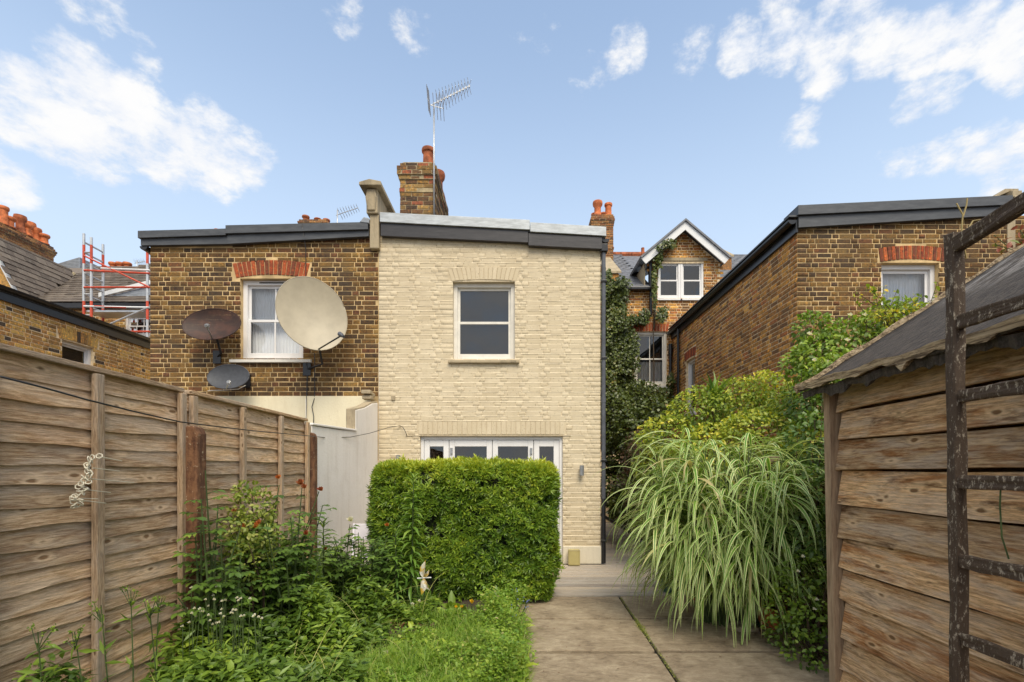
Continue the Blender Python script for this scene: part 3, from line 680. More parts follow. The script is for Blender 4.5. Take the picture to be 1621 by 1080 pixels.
# side wall runs back from the corner: u measured from the main house towards the garden
sw = (1.05, 1.75, 2.95, 4.30)
topS = lambda u: 5.22
wall = backing(rX0, BY, R(-90), 0, 0, SL - .004, [sw], topS, M['mortar_warm'], right, 'side_wall')
brick_wall(rX0, BY, R(-90), wall, 1.5, 5.22, 0, SL - .004, [sw, (sw[0]-.06, sw[1]+.06, sw[3], sw[3]+.24)], topS, M['brick_warm'], indiv=300, zi=2.4)  # lightened copy of the front's brick makes up for missing sun here
arch(rX0, BY, R(-90), wall, sw[0]-.03, sw[1]+.03, sw[3]+.005, .215, .05, .03, 9, M['brick_red'])
sash_window(rX0, BY, R(-90), right, *sw, inset=.07, fr=.06, back='blind', sill_over=.1, sill_h=.12, mat=M['upvc'])
slab(fx(1260), fx(1592), fz(364), fz(346.3), fz(344), fz(330), FY-.075, FY-.012, M['slate_felt'], 'fascia_board', right)
slab(fx(1257), fx(1592), fz(346), fz(331), fz(330), fz(315.5), FY-.115, FY+.3, M['slate_felt'], 'roof_edge_trim', right)
MB().hexa([(rX0-.06, FY+.31, 5.30), (rX1, FY+.31, 5.55), (rX1, BY, 5.55), (rX0-.06, BY, 5.30), (rX0-.06, FY+.31, 5.42), (rX1, FY+.31, 5.62), (rX1, BY, 5.62), (rX0-.06, BY, 5.42)]).build('roof', M['slate_felt'], right)
MB().box(rX0-.05, rX0-.013, FY-.05, BY, 5.17, 5.37).build('fascia_board', M['black'], right, bev=.004)
gutter(right, rX0-.11, FY-.06, BY, 5.36, r=.065)
MB().box(rX0-.17, rX0-.01, FY-.08, BY-.1, 5.40, 5.425).build('roof_edge_trim', M['slate_felt'], right)
MB().lathe([(.036, 0), (.036, 2.6), (.042, 2.6), (.042, 2.68), (.036, 2.68), (.036, 5.3)], (rX0-.06, 13.1, .02), 10).build('drainpipe', M['black'], right, smooth=2)
pr_ = MB(); qx0, qx1 = fx(1592), fx(1606)
pr_.box(qx0+.01, qx1, FY-.02, BY, 4.8, fz(318)); pr_.box(qx0+.01, qx1+.02, FY-.10, BY, fz(318), fz(307)); pw2 = pr_.build('party_wall_parapet', M['stone'], right, bev=.01)
MB().prism([(qx0-.22, FY-.02, fz(316)), (qx0-.18, FY-.02, fz(311)), (qx0-.02, FY-.02, fz(299.5)), (qx1+.05, FY-.02, fz(299.5)), (qx1+.05, FY-.02, fz(304)), (qx0+.05, FY-.02, fz(304))], (0, 2.5, 0)).build('coping', M['stone'], pw2, bev=.01)
MB().box(qx0+.02, qx1+.12, FY-.12, FY+.3, fz(320.5), fz(316)).build('coping', M['stone'], pw2, bev=.01)
MB().box(fx(1614), fx(1650), FY-.30, FY-.12, fz(368), fz(353)).build('security_light', M['black'], right, bev=.01)

# --- main terrace behind the right -----------------------------------------------
BSC = FOC / BY
def bx_(x): return (x - VX) / BSC
def bz(y): return EYE + (VY - y) / BSC
main = thing('terraced_house', 'brick main house with white dormer gable, slate roof and ivy clad back wall', 'house', (4, BY, 0))
mX0, mX1 = bx_(930), bx_(1330)
EV = bz(455)
gl, gr, gax = bx_(1030), bx_(1140), bx_(1079.5)
gz0, gza = bz(417), bz(366)
def topm(u):
    if gl <= u <= gr: return gz0 + (gza - gz0) * (1 - abs(u - gax) / (gr - gax if u > gax else gax - gl))
    return EV
mw = (bx_(1004), bx_(1056), bz(610), bz(525)); mw2 = (bx_(1041), bx_(1114), bz(473), bz(414))
ma = (mw[0]-.03, mw[1]+.05, mw[3], mw[3]+.235)
mwl = MB()
T = frameT(0, BY, 0)
wall = backing(0, BY, 0, 0, mX0, mX1, [mw, mw2], lambda u: EV, M['mortar_warm'], main)
gb = MB(T); gb.quad((gl, 0, EV-.01), (mw2[0], 0, EV-.01), (mw2[0], 0, gz0), (gl, 0, gz0)); gb.quad((mw2[1], 0, EV-.01), (gr, 0, EV-.01), (gr, 0, gz0), (mw2[1], 0, gz0))
gb.quad((gl, 0, gz0), (gr, 0, gz0), (gr, 0, gz0+.01), (gl, 0, gz0+.01)); gb.F.append(tuple(gb.v(p) for p in ((gl, 0, gz0+.01), (gr, 0, gz0+.01), (gax, 0, gza))))
link('gable_wall', gb.mesh('gable_wall', M['mortar_warm'], recalc=False), main)
brick_wall(0, BY, 0, wall, 2.0, 8.4, mX0, mX1, [mw, mw2, ma], topm, M['brick_warm'], indiv=220, zi=4.0, botf=None)
arch(0, BY, 0, wall, ma[0]+.02, ma[1]-.02, mw[3]+.005, .21, .03, 0, 12, M['brick_red'])
sash_window(0, BY, 0, main, *mw, inset=.06, fr=.07, mat=M['upvc_warm'], bars_top=1, bars_bot=1, back='half', sill_over=.02, sill_h=.1)
mc = (mw2[0] + mw2[1]) / 2
sash_window(0, BY, 0, main, mw2[0], mc, mw2[2], mw2[3], inset=.02, fr=.06, back=None, sill=True, sill_over=.03, sill_h=.06)
sash_window(0, BY, 0, main, mc+.004, mw2[1], mw2[2], mw2[3], inset=.02, fr=.06, back=None, sill=True, sill_over=.03, sill_h=.06)
MB(T).box(mw2[0]-.1, mw2[1]+.1, -.02, .03, mw2[3]+.005, mw2[3]+.1).build('lintel', M['stone'], main, bev=.01)
# slate roof slopes
RS = math.atan2(9.2 - EV, 17.5 - BY); S = Vector((0, math.cos(RS), math.sin(RS))); Nn = Vector((0, -math.sin(RS), math.cos(RS)))
rfm = MB()
def rz_(y): return EV - .06 + (9.2 - EV + .06) * (y - BY + .15) / (17.5 - BY + .15)
for (xa, xb, ya) in ((mX0-1.2, gl+.02, BY-.15), (gr-.02, mX1, BY-.15), (gl+.021, gr-.021, BY+1.9)):
    z0_, z1_ = rz_(ya), 9.2; rfm.hexa([(xa, ya, z0_-.05), (xb, ya, z0_-.05), (xb, 17.5, z1_-.05), (xa, 17.5, z1_-.05), (xa, ya, z0_), (xb, ya, z0_), (xb, 17.5, z1_), (xa, 17.5, z1_)])
rfm.build('roof', M['slate'], main)
rfo = [o for o in main.children if o.name.startswith('roof')][0]
tiles(rfo, (mX0, BY-.12, EV-.04), (1, 0, 0), S, Nn, .25, .2, 30, 23, M['slate'], .008, 'slate', keep=lambda c: c.x < gl - .1 or c.x > gr + .1, single=150, jit=.004)
for k in range(16):
    MB().lathe([(.0, 0), (.10, 0), (.10, .44), (.0, .44)], (0, 0, 0), 8) if 0 else None
for k in range(14):
    xx = mX0 - .3 + k * .4; MB().path([(xx, 17.5, 9.22), (xx + .39, 17.5, 9.22)], .11, 8).build('ridge_tile', M['terra_dark'], rfo, smooth=2)
MB().box(mX0-.5, gl-.02, BY-.22, BY-.1, EV-.14, EV-.05).build('gutter', M['black'], main, bev=.02)
MB().lathe([(.04, 0), (.04, bz(417)-bz(500))], (gl-.02, BY-.08, bz(500)), 10).build('drainpipe', M['black'], main, smooth=2)
MB().lathe([(.04, 0), (.04, 4.7), (.055, 4.7), (.055, 5.0)], (bx_(1060), BY-.08, .02), 10).build('drainpipe', M['black'], main, smooth=2)
# dormer roof and barge boards
ov = .14; sl_ = (gza - gz0) / (gr - gax); A = Vector((gax, BY-.28, gza + .14))
for sg in (-1, 1):
    E = Vector((gax + sg * (gr - gax + ov), BY-.28, gza + .14 - sl_ * (gr - gax + ov)))
    dirv = (A - E).normalized(); nrm = Vector((-sg * 0 + sg * dirv.z, 0, abs(dirv.x))).normalized()
    MB().hexa([E - nrm*.2, A - Vector((0,0,.24)), A - Vector((0,-.035,.24)), E - nrm*.2 + Vector((0,.035,0)), E, A, A + Vector((0,.035,0)), E + Vector((0,.035,0))]).build('barge_board', M['white_paint'], main, bev=.004)
    MB().hexa([E + Vector((0,-.05,0)), A + Vector((0,-.05,0)), A + Vector((0,3.6,0)), E + Vector((0,2.2,0)), E + nrm*.05 + Vector((0,-.05,0)), A + Vector((0,-.05,.06)), A + Vector((0,3.6,.06)), E + nrm*.05 + Vector((0,2.2,0))]).build('dormer_roof', M['slate'], main)
    MB().box(*(sorted((gax + sg*(gr-gax)*.995, gax + sg*(gr-gax)*.96))), BY + .004, BY + 2.0, EV-.2, gz0).build('dormer_cheek', M['stone'], main)
MB().lathe([(.05, 0), (.05, .8)], (bx_(1029), BY+.8, bz(417)), 8).build('vent_pipe', M['terra_dark'], main, smooth=2)
# party parapets on the slope, chimney behind the cream house
for (xa, xb, ya, yb, zz) in ((bx_(958)*1.04, bx_(976)*1.04, BY+.2, 16.5, .32), (6.35, 6.75, BY+1.6, 17.4, .45)):
    p0 = EV + (ya - BY) * math.tan(RS); p1 = EV + (yb - BY) * math.tan(RS)
    o = MB().hexa([(xa,ya,p0-.2),(xb,ya,p0-.2),(xb,yb,p1-.2),(xa,yb,p1-.2),(xa,ya,p0+zz),(xb,ya,p0+zz),(xb,yb,p1+zz),(xa,yb,p1+zz)]).build('party_wall_parapet', M['brick_warm'], main, bev=.01)
    MB().hexa([(xa-.06,ya-.05,p0+zz+.002),(xb+.06,ya-.05,p0+zz+.002),(xb+.06,yb,p1+zz+.002),(xa-.06,yb,p1+zz+.002),(xa-.06,ya-.05,p0+zz+.07),(xb+.06,ya-.05,p0+zz+.07),(xb+.06,yb,p1+zz+.07),(xa-.06,yb,p1+zz+.07)]).build('coping', M['stone'], o, bev=.01)
kY = 15.6; ks = FOC / kY; kx0, kx1 = (937 - VX)/ks, (971 - VX)/ks; kz = EYE + (VY - 339)/ks
kc = chimney(main, kx0, kx1, kY, kY + .9, kz - 36*ROW, 36, {0: .0, 1: .03, 2: .045, 3: .03, 4: .015, 14: .02}, M['brick_ora'], M['mortar_grey'], single=False)
for (x, yy, r, h, st) in ((946, .2, .13, .50, 1), (963, .25, .125, .46, 0), (955, .65, .12, .36, 0), (941, .6, .11, .32, 0)):
    pot(kc, ((x - VX)*(kY+yy)/FOC, kY + yy, kz), r, h, M['terra'], st)

# --- far left: brick wing, tiled terrace, chimneys ---------------------------------
LX = -8.86
wing = thing('terraced_house', 'yellow brick wing with black gutter at the far left behind the fence', 'house', (LX, 10, 0))
gz_ = lambda Y: 4.52
wy0, wy1 = 7.9, 11.95
lwn = (1.55, 2.27, 3.05, 4.02)
wall = backing(LX, wy0, R(90), 0, 0, wy1 - wy0, [lwn], lambda u: 4.50, M['mortar_warm'], wing)
M['brick_yel'] = m_brick('yellow stock brick', [(0, (.44, .26, .075)), (.2, (.30, .17, .055)), (.4, (.54, .34, .10)), (.6, (.38, .20, .065)), (.78, (.50, .29, .09)), (.93, (.07, .05, .035))], .1)
brick_wall(LX, wy0, R(90), wall, 2.0, 4.5, 0, wy1 - wy0, [lwn, (lwn[0]-.12, lwn[1]+.12, lwn[3], lwn[3]+.24)], lambda u: 4.5, M['brick_yel'], indiv=300, zi=2.6)
arch(LX, wy0, R(90), wall, lwn[0]-.06, lwn[1]+.06, lwn[3]+.005, .215, .05, .02, 11, M['brick_yel'])
sash_window(LX, wy0, R(90), wing, *lwn, inset=.07, fr=.06, back='blind')
MB().box(LX+.012, LX+.04, wy0, wy1, 4.38, 4.56).build('fascia_board', M['black'], wing, bev=.004)
gutter(wing, LX+.10, wy0, wy1, 4.60, r=.06)
MB().hexa([(LX-3.6, wy0, 4.52), (LX+.06, wy0, 4.52), (LX+.06, wy1, 4.52), (LX-3.6, wy1, 4.52), (LX-3.6, wy0, 4.66), (LX+.06, wy0, 4.56), (LX+.06, wy1, 4.56), (LX-3.6, wy1, 4.66)]).build('roof', M['slate_felt'], wing)
MB().quad((LX, wy1, 0), (LX-3.6, wy1, 0), (LX-3.6, wy1, 4.5), (LX, wy1, 4.5)).build('rear_wall', M['brick_yel'], wing)
MB().quad((LX, wy0, 0), (LX-3.6, wy0, 0), (LX-3.6, wy0, 4.5), (LX, wy0, 4.5)).build('rear_wall', M['brick_yel'], wing)

row = thing('terraced_house', 'terrace with dark tiled roofs behind the red scaffold tower', 'house', (-12, BY, 0))
lX0, lX1 = -17.5, nX0 + .2; EL = 6.2; RL = math.atan2(8.75 - EL, 17.5 - BY)
bw = (bx_(197), bx_(240), bz(533), bz(498))
wall = backing(0, BY, 0, 0, lX0, lX1, [bw], lambda u: EL, M['mortar_warm'], row)
brick_wall(0, BY, 0, wall, 4.4, EL, -14.2, -9.2, [bw], lambda u: EL - .15, M['brick_yel'], indiv=60)
sash_window(0, BY, 0, row, *bw, inset=.05, fr=.06, bars_top=2, bars_bot=2, back=None)
MB().box(-14, lX1, BY-.13, BY-.02, EL-.2, EL-.02).build('gutter', M['black'], row, bev=.03)
rs_ = MB().hexa([(lX0, BY-.12, EL-.10), (lX1, BY-.12, EL-.10), (lX1, 17.5, 8.65), (lX0, 17.5, 8.65), (lX0, BY-.12, EL-.03), (lX1, BY-.12, EL-.03), (lX1, 17.5, 8.75), (lX0, 17.5, 8.75)]).build('roof', M['tile'], row)
Sl = Vector((0, math.cos(RL), math.sin(RL))); Nl = Vector((0, -math.sin(RL), math.cos(RL)))
# cross gable: valley from (-13.9, BY) to (-14.7, 16.1)
rgX, rgZ = -14.72, 7.92; vX = -13.88
def valley(y): return vX + (rgX - vX) * (y - BY) / (16.1 - BY)
tiles(rs_, (-15.2, BY-.1, EL-.02), (1, 0, 0), Sl, Nl, .30, .24, 30, 19, M['tile'], .022, keep=lambda c: valley(c.y) + .1 < c.x < -5.6, single=260, jit=.008)
gb2 = MB().hexa([(vX+.04, BY-.18, EL-.02), (rgX, BY-.18, rgZ), (rgX, 16.15, rgZ), (vX+.04, BY+.02, EL+.02), (vX+.1, BY-.18, EL+.02), (rgX, BY-.18, rgZ+.07), (rgX, 16.2, rgZ+.07), (vX+.1, BY+.02, EL+.05)]).build('dormer_roof', M['tile'], row)
U2 = Vector((0, 1, 0)); S2 = Vector((rgX - vX, 0, rgZ - EL)).normalized(); N2 = Vector((S2.z, 0, -S2.x)); N2 = Vector((abs(S2.z), 0, abs(S2.x)))
tiles(gb2, (vX + .08, BY-.1, EL + .03), U2, S2, N2, .30, .19, 10, 10, M['tile'], .022, keep=lambda c: c.y < BY + (16.1 - BY) * max(0, (c.z - EL)) / (rgZ - EL) + .05, single=120, jit=.008)
MB().hexa([(2*rgX-vX, BY-.18, EL), (rgX-.001, BY-.18, rgZ), (rgX-.001, 16.15, rgZ), (2*rgX-vX, BY+.1, EL), (2*rgX-vX, BY-.18, EL+.07), (rgX-.001, BY-.18, rgZ+.07), (rgX-.001, 16.2, rgZ+.07), (2*rgX-vX, BY+.1, EL+.07)]).build('dormer_roof', M['tile'], row)
MB().quad((vX, BY-.03, EL), (rgX, BY-.03, rgZ), (2*rgX-vX, BY-.03, EL), (rgX, BY-.03, EL-.1)).build('gable_wall', M['brick_yel'], row)
MB().hexa([(vX+.02, BY-.22, EL-.12), (rgX, BY-.22, rgZ-.2), (rgX, BY-.185, rgZ-.2), (vX+.02, BY-.185, EL-.12), (vX+.09, BY-.22, EL+.03), (rgX, BY-.22, rgZ+.06), (rgX, BY-.185, rgZ+.06), (vX+.09, BY-.185, EL+.03)]).build('barge_board', M['white_paint'], row)
MB().path([(vX+.06, BY-.05, EL+.05), (valley(15), 15, EL + .05 + (rgZ-EL)*(15-BY)/(16.1-BY)), (rgX+.02, 16.1, rgZ+.06)], .055, 6).build('valley_mortar', M['mortar_grey'], row)
for k in range(7): MB().path([(rgX, BY-.15 + k*.34, rgZ+.08), (rgX, BY-.15 + k*.34 + .33, rgZ+.08)], .085, 8).build('ridge_tile', M['tile'], gb2, smooth=2)
for k in range(22): MB().path([(-13.6 + k*.4, 17.5, 8.78), (-13.6 + k*.4 + .39, 17.5, 8.78)], .09, 8).build('ridge_tile', M['tile'], rs_, smooth=2)
# lead covered dormer beside the tower
lp = MB(); q0 = px(166, 482, BY + .4); q1 = px(240, 480, BY + .4)
lp.hexa([(q0.x, BY+.3, 6.25), (q1.x+.6, BY+.3, 6.25), (q1.x+.6, BY+2.2, 7.5), (q0.x, BY+2.2, 7.5), (q0.x, BY+.3, 6.45), (q1.x+.6, BY+.3, 6.95), (q1.x+.6, BY+2.2, 7.95), (q0.x, BY+2.2, 7.75)]).build('lead_dormer', M['lead'], row, bev=.02)
MB().hexa([(q0.x-.05, BY+.24, 6.46), (q1.x+.6, BY+.24, 6.96), (q1.x+.6, BY+.29, 6.96), (q0.x-.05, BY+.29, 6.46), (q0.x-.05, BY+.24, 6.58), (q1.x+.6, BY+.24, 7.08), (q1.x+.6, BY+.29, 7.08), (q0.x-.05, BY+.29, 6.58)]).build('barge_board', M['white_paint'], row)
# chimneys along the left terrace
cX = -17.6; c1 = chimney(row, cX - .75, cX, 16.5, 18.45, 7.6, 31, {0: .0, 1: .03, 2: .07, 3: .05, 4: .02, 13: .02}, M['brick_ora'], M['mortar_grey'], single=False)
zt = 7.6 + 31*ROW
for (x, y, r, h, mt, st) in ((22, 16.75, .15, .62, 'terra', 0), (36, 16.95, .15, .36, 'terra', 1), (32, 17.35, .15, .62, 'terra_dark', 1), (50, 17.55, .14, .42, 'terra', 1), (47, 17.9, .15, .66, 'terra', 1), (57, 18.05, .14, .52, 'terra', 1), (70, 18.2, .14, .36, 'terra', 1)):
    pot(c1, (max(cX - .6, min(cX - .12, (x - VX)*y/FOC)), y, zt), r, h, M[mt], st)
def far_stack(house, x, y, xw, ztop, yy, n, mat='brick_ora'):
    p = px(x, y, yy); c = chimney(house, p.x - xw/2, p.x + xw/2, yy, yy + .8, p.z - n*ROW, n, {0: .0, 1: .04, 2: .02}, M[mat], M['mortar_grey'], single=False)
    return c, p
c2, p = far_stack(row, 165, 425, .8, 0, 19.0, 12)
for k in range(3): pot(c2, (p.x + .1 + k*.28, 19.3, p.z), .13, .34, M['terra'], 1)
c3, p = far_stack(left, 495, 347, 1.0, 0, 17.6, 30)
for k in range(4): pot(c3, (p.x - .38 + k*.22, 17.9 + (k % 2)*.25, p.z), .11, .26 - .05*(k % 3), M['terra_dark'], 1)
p = px(344, 366, 17.6); pot(left, (p.x, 17.6, p.z - .9), .11, .95, M['terra'], 0)
# pale dormer beyond the ridge
q = px(105, 424, 18.4); MB().hexa([(q.x-.9, 18.4, q.z-1.0), (q.x+.5, 18.4, q.z-1.0), (q.x+.5, 20, q.z-1.0), (q.x-.9, 20, q.z-1.0), (q.x-.9, 18.4, q.z), (q.x+.5, 18.4, q.z+.42), (q.x+.5, 20, q.z+.42), (q.x-.9, 20, q.z)]).build('far_dormer', M['lead'], row, bev=.03)
# ------------------------------------------------------------------ ground, paving, deck
def m_soil():
    m, t, b = newmat('soil'); p = POS(t); n = NOISE(t, p, 7, 8, .65); n2 = NOISE(t, p, 60, 4, .7)
    c = RAMP(t, MATH(t, 'ADD', MATH(t, 'MULTIPLY', n, .6), MATH(t, 'MULTIPLY', n2, .4)), [(.3, (.035, .024, .015)), (.55, (.085, .06, .038)), (.75, (.17, .13, .085))])
    setin(t, b, 'Base Color', c); b.inputs['Roughness'].default_value = .95; bump(t, b, MATH(t, 'ADD', n, n2), .9, .03); return m
M['soil'] = m_soil()
struct(MB().quad((-300, -300, -.06), (300, -300, -.06), (300, 600, -.06), (-300, 600, -.06)).build('ground', M['soil']))
def grid(x0, x1, y0, y1, n, m, zf):
    xs = np.linspace(x0, x1, n); ys = np.linspace(y0, y1, m); V = np.array([(x, y, zf(x, y)) for y in ys for x in xs])
    F = np.array([(j*n+i, j*n+i+1, (j+1)*n+i+1, (j+1)*n+i) for j in range(m-1) for i in range(n-1)]); return V, F
def bedz(x, y):
    return .02 + .05 * max(0, min(1, (-1.2 - x) / .6)) + .018 * math.sin(x * 5.1 + y * 2.3) * math.cos(y * 4.3) + .012 * math.sin(x * 13 + 1) * math.sin(y * 11)
V, F = grid(-2.24, .02, .4, 5.66, 50, 110, bedz)
struct(link('garden_soil', np_mesh('garden_soil', V, F, M['soil'], smooth=True)))
def m_slab():
    m, t, b = newmat('weathered paving'); o = OBJ(t); r = t.nodes.new('ShaderNodeObjectInfo').outputs['Random']
    off = NN(t, 'ShaderNodeCombineXYZ', {0: MATH(t, 'MULTIPLY', r, 30.), 1: MATH(t, 'MULTIPLY', r, 17.)}).outputs[0]
    v = NN(t, 'ShaderNodeVectorMath', {0: o, 1: off}, operation='ADD').outputs[0]
    n = NOISE(t, v, 2.6, 8, .65, .4); riv = NOISE(t, SCALE(t, v, (5, 9, 9)), 2.0, 9, .74, .7); f = NOISE(t, v, 70, 5, .75)
    c = RAMP(t, MATH(t, 'ADD', MATH(t, 'MULTIPLY', n, .5), MATH(t, 'MULTIPLY', riv, .5)), [(.36, (.17, .125, .078)), (.46, (.30, .23, .148)), (.56, (.42, .335, .225)), (.68, (.60, .49, .335))])
    c = MIX(t, MATH(t, 'MULTIPLY', SMOOTH(t, f, .55, .72), .5), c, (.10, .08, .058))
    c = MIX(t, MATH(t, 'MULTIPLY', SMOOTH(t, NOISE(t, v, 1.1, 5, .6), .55, .75), .55), c, (.115, .095, .07))
    setin(t, b, 'Base Color', c); b.inputs['Roughness'].default_value = .8; bump(t, b, MATH(t, 'ADD', MATH(t, 'MULTIPLY', riv, 1.4), MATH(t, 'MULTIPLY', f, .6)), .8, .02); return m
M['slab'] = m_slab()
pav = struct(MB().box(-.03, 2.42, -1.0, 5.69, -.059, -.038).build('paving', m_plain('joint dirt', (.03, .024, .016), .95, 0, .3, 20)))
rowsY = [5.695, 4.82, 3.94, 3.06, 2.18, 1.3, .4]
def jx(y): return 1.115 + .03 * (y - 3.5) / 1.0 + 0.0
for k in range(6):
    y1, y0 = rowsY[k], rowsY[k+1]
    for s in (0, 1):
        xa0, xb0 = (-.05, jx(y0)) if s == 0 else (jx(y0), 2.40); xa1, xb1 = (-.05, jx(y1)) if s == 0 else (jx(y1), 2.40); g = .013
        c = Vector(((xa0 + xb0)/2, (y0+y1)/2, 0)); dz = random.uniform(-.005, .005)
        gy = .028; P = [(xa0+g, y0+gy, -.04), (xb0-g, y0+gy, -.04), (xb1-g, y1-gy, -.04), (xa1+g, y1-gy, -.04), (xa0+g, y0+gy, dz), (xb0-g, y0+gy, dz), (xb1-g, y1-gy, dz), (xa1+g, y1-gy, dz)]
        MB().hexa([Vector(p) - c for p in P]).build('paving_slab', M['slab'], pav, bev=.008, loc=c)
M['deck'] = m_wood('grey deck board', (.54, .48, .41), (.42, .37, .31), (.28, .24, .20), .2, 1.0, .6, .5)
deck = struct(MB().box(-2.19, 2.62, 5.72, 13.7, -.055, -.03).build('deck', m_plain('deck void', (.03, .027, .024), .95, 0, .2, 9)))
y = 5.705; k = 0
while y < 13.6:
    xa, xb = (-2.18, 2.6) if y < 7.48 else (X1 + .02, 2.6)
    L = xb - xa; c = Vector(((xa+xb)/2, y + .07, -.015)); w = .132
    if y < 8.6 or True:
        MB().box(-L/2, L/2, -w/2, w/2, -.014, .014).build('deck_board', M['deck'], deck, bev=.004, loc=c)
    y += .145; k += 1

# ------------------------------------------------------------------ fence
M['fence'] = m_wood('fence timber', (.95, .72, .48), (.48, .30, .16), (.20, .11, .055), .6, 1.0, .85, .25, .3)
M['batten'] = m_wood('batten timber', (.72, .54, .36), (.36, .24, .145), (.12, .075, .04), .4, 1.6)
M['postrust'] = None
FXp = -2.2
def wavy_plank(L, H, seed, n=26):
    rs = np.random.default_rng(seed); ph = rs.uniform(0, 6.28, 4); am = rs.uniform(.001, .006, 3)
    kx = rs.uniform(-L*.4, L*.4, 2); ks = rs.uniform(-.010, .010, 2)
    V = []; F = []
    for i in range(n + 1):
        x = -L/2 + L * i / n
        w = am[0]*math.sin(x*3.1 + ph[0]) + am[1]*math.sin(x*7.3 + ph[1]) + .4*am[2]*math.sin(x*17 + ph[2]) + sum(s*math.exp(-((x-c)/.09)**2) for s, c in zip(ks, kx))
        # local: x along, -y outwards, z up
        bw = .003 * math.sin(x * 5 + ph[3])
        V += [(x, .004, H*.62), (x, -.003, H*.62), (x, -.017 + bw, -H/2 + w), (x, -.006 + bw, -H/2 + w - .002)]
    for i in range(n):
        a = 4*i; b = a + 4
        F += [(a+1, a+2, b+2, b+1), (a+2, a+3, b+3, b+2), (a+3, a, b, b+3), (a, a+1, b+1, b)]
    F += [(0, 3, 2, 1), (4*n, 4*n+1, 4*n+2, 4*n+3)]
    me = bpy.data.meshes.new('plank'); me.from_pydata(V, [], F); me.materials.append(M['fence']); return me
PR = Matrix.Rotation(R(90), 3, 'Z')
def fence_panel(y0, y1, label, seed, battens, nb):
    th = thing('timber_fence', label, 'fence', (FXp, (y0+y1)/2, .1), 'lapped timber fences')
    L = y1 - y0 - .03; z = .16; zt = 1.965; h = (zt - z) / nb
    for k in range(nb):
        link('plank', wavy_plank(L, h, seed + k), th, Vector((FXp + random.uniform(-.002, .002), (y0+y1)/2, z + (k + .5)*h)), PR)
    for yb in battens:
        w = .046
        lean = random.uniform(-.006, .006)
        MB().hexa([(-.9, -w/2+lean, -.02), (-.9, w/2+lean, -.02), (-.9, w/2+lean, .02), (-.9, -w/2+lean, .02), (.9, -w/2-lean, -.02), (.9, w/2-lean, -.02), (.9, w/2-lean, .02), (.9, -w/2-lean, .02)])
        c = Vector((FXp + .042, yb, 1.06)); o = link('batten', MB().box(-.9, .9, -w/2, w/2, -.017, .017).mesh('batten', M['batten']), th, c, Matrix(((0,0,1),(0,1,0),(1,0,0))))
        bv = o.modifiers.new('bevel', 'BEVEL'); bv.width = .004; bv.segments = 2
    o = link('top_rail', MB().box(-L/2, L/2, -.028, .032, -.014, .014).mesh('top_rail', M['batten']), th, Vector((FXp + .014, (y0+y1)/2, 1.984)), PR)
    bv = o.modifiers.new('bevel', 'BEVEL'); bv.width = .005; bv.segments = 2
    return th
fence_panel(1.35, 3.165, 'weathered lapped timber fence length nearest the camera, before the rusty post', 11, (1.40, 1.97, 2.50, 3.125), 19)
fence_panel(3.20, 5.02, 'weathered lapped timber fence length behind the rose bushes, ending at the white wall', 61, (3.235, 3.82, 4.43, 4.985), 17)
def m_rust():
    m, t, b = newmat('flaking brown paint'); p = POS(t); n = NOISE(t, SCALE(t, p, (9, 9, 3)), 2.6, 7, .7); n2 = NOISE(t, p, 34, 5, .7)
    c = MIX(t, SMOOTH(t, n, .38, .62), (.095, .038, .018), (.22, .105, .048))
    c = MIX(t, SMOOTH(t, n2, .60, .66), c, (.44, .34, .22)); c = MIX(t, MATH(t, 'MULTIPLY', SMOOTH(t, NOISE(t, p, 13, 5, .7), .58, .68), .8), c, (.045, .022, .012))
    setin(t, b, 'Base Color', c); b.inputs['Roughness'].default_value = .85; bump(t, b, n2, .8, .01); return m
M['rust'] = m_rust()
def post(x, y, w, d, h, label, rot=0.0):
    m = MB(); n = 7; prof = []
    P = [(-w/2, 0), (-w/2, h-.05), (-w*.36, h-.012), (-w*.15, h), (w*.15, h), (w*.36, h-.012), (w/2, h-.05), (w/2, 0)]
    m.prism([(a, -d/2, z) for a, z in P], (0, d, 0)); o = m.build('fence_post', M['rust'], bev=.012, loc=Vector((x, y, 0)))
    return tag(o, label, 'post', 'fence posts')
post(FXp + .075, 3.185, .115, .10, 1.755, 'flaking brown fence post with rounded top between the two fence panels')
post(FXp + .035, 5.10, .10, .08, 1.86, 'rusty brown post at the end of the fence by the white wall')
# ------------------------------------------------------------------ rendered garden wall
gw = thing('garden_wall', 'stepped grey white rendered garden wall joining fence and house', 'wall', (FXp, 6.4, 0))
prof = [(5.16, 0), (FY-.03, 0), (FY-.03, 2.52), (7.30, 2.47), (6.95, 2.36), (6.56, 2.28), (6.56, 1.995), (6.0, 1.965), (5.33, 1.945), (5.16, 1.945)]
MB().prism([(FXp + .012, a, z) for a, z in prof], (-.10, 0, 0)).build('render', M['render_grey'], gw, bev=.008)
MB().prism([(FXp + .006, a, z) for a, z in [(6.55, 1.998), (6.55, 2.30), (6.95, 2.385), (7.3, 2.495), (FY-.03, 2.545), (FY-.03, 1.998)]], (-.125, 0, 0)).build('wall_core', M['stone'], gw, bev=.01)
MB().hexa([(FXp-.12, 5.15, 1.946), (FXp+.03, 5.15, 1.946), (FXp+.03, 6.56, 1.996), (FXp-.12, 6.56, 1.996), (FXp-.12, 5.15, 1.97), (FXp+.03, 5.15, 1.97), (FXp+.03, 6.56, 2.02), (FXp-.12, 6.56, 2.02)]).build('coping', M['render_grey'], gw, bev=.006)
MB().box(FXp-.105, FXp+.006, 5.135, 5.165, 0, 1.94).build('wall_end', M['stone'], gw, bev=.008)
for k, (yy, zz) in enumerate(((7.42, 2.545), (7.5, 2.60), (7.38, 2.62))):
    MB().box(FXp-.16, FXp-.02, yy-.07, yy+.07, zz, zz+.06).build('broken_brick', M['stone'], gw, bev=.012)
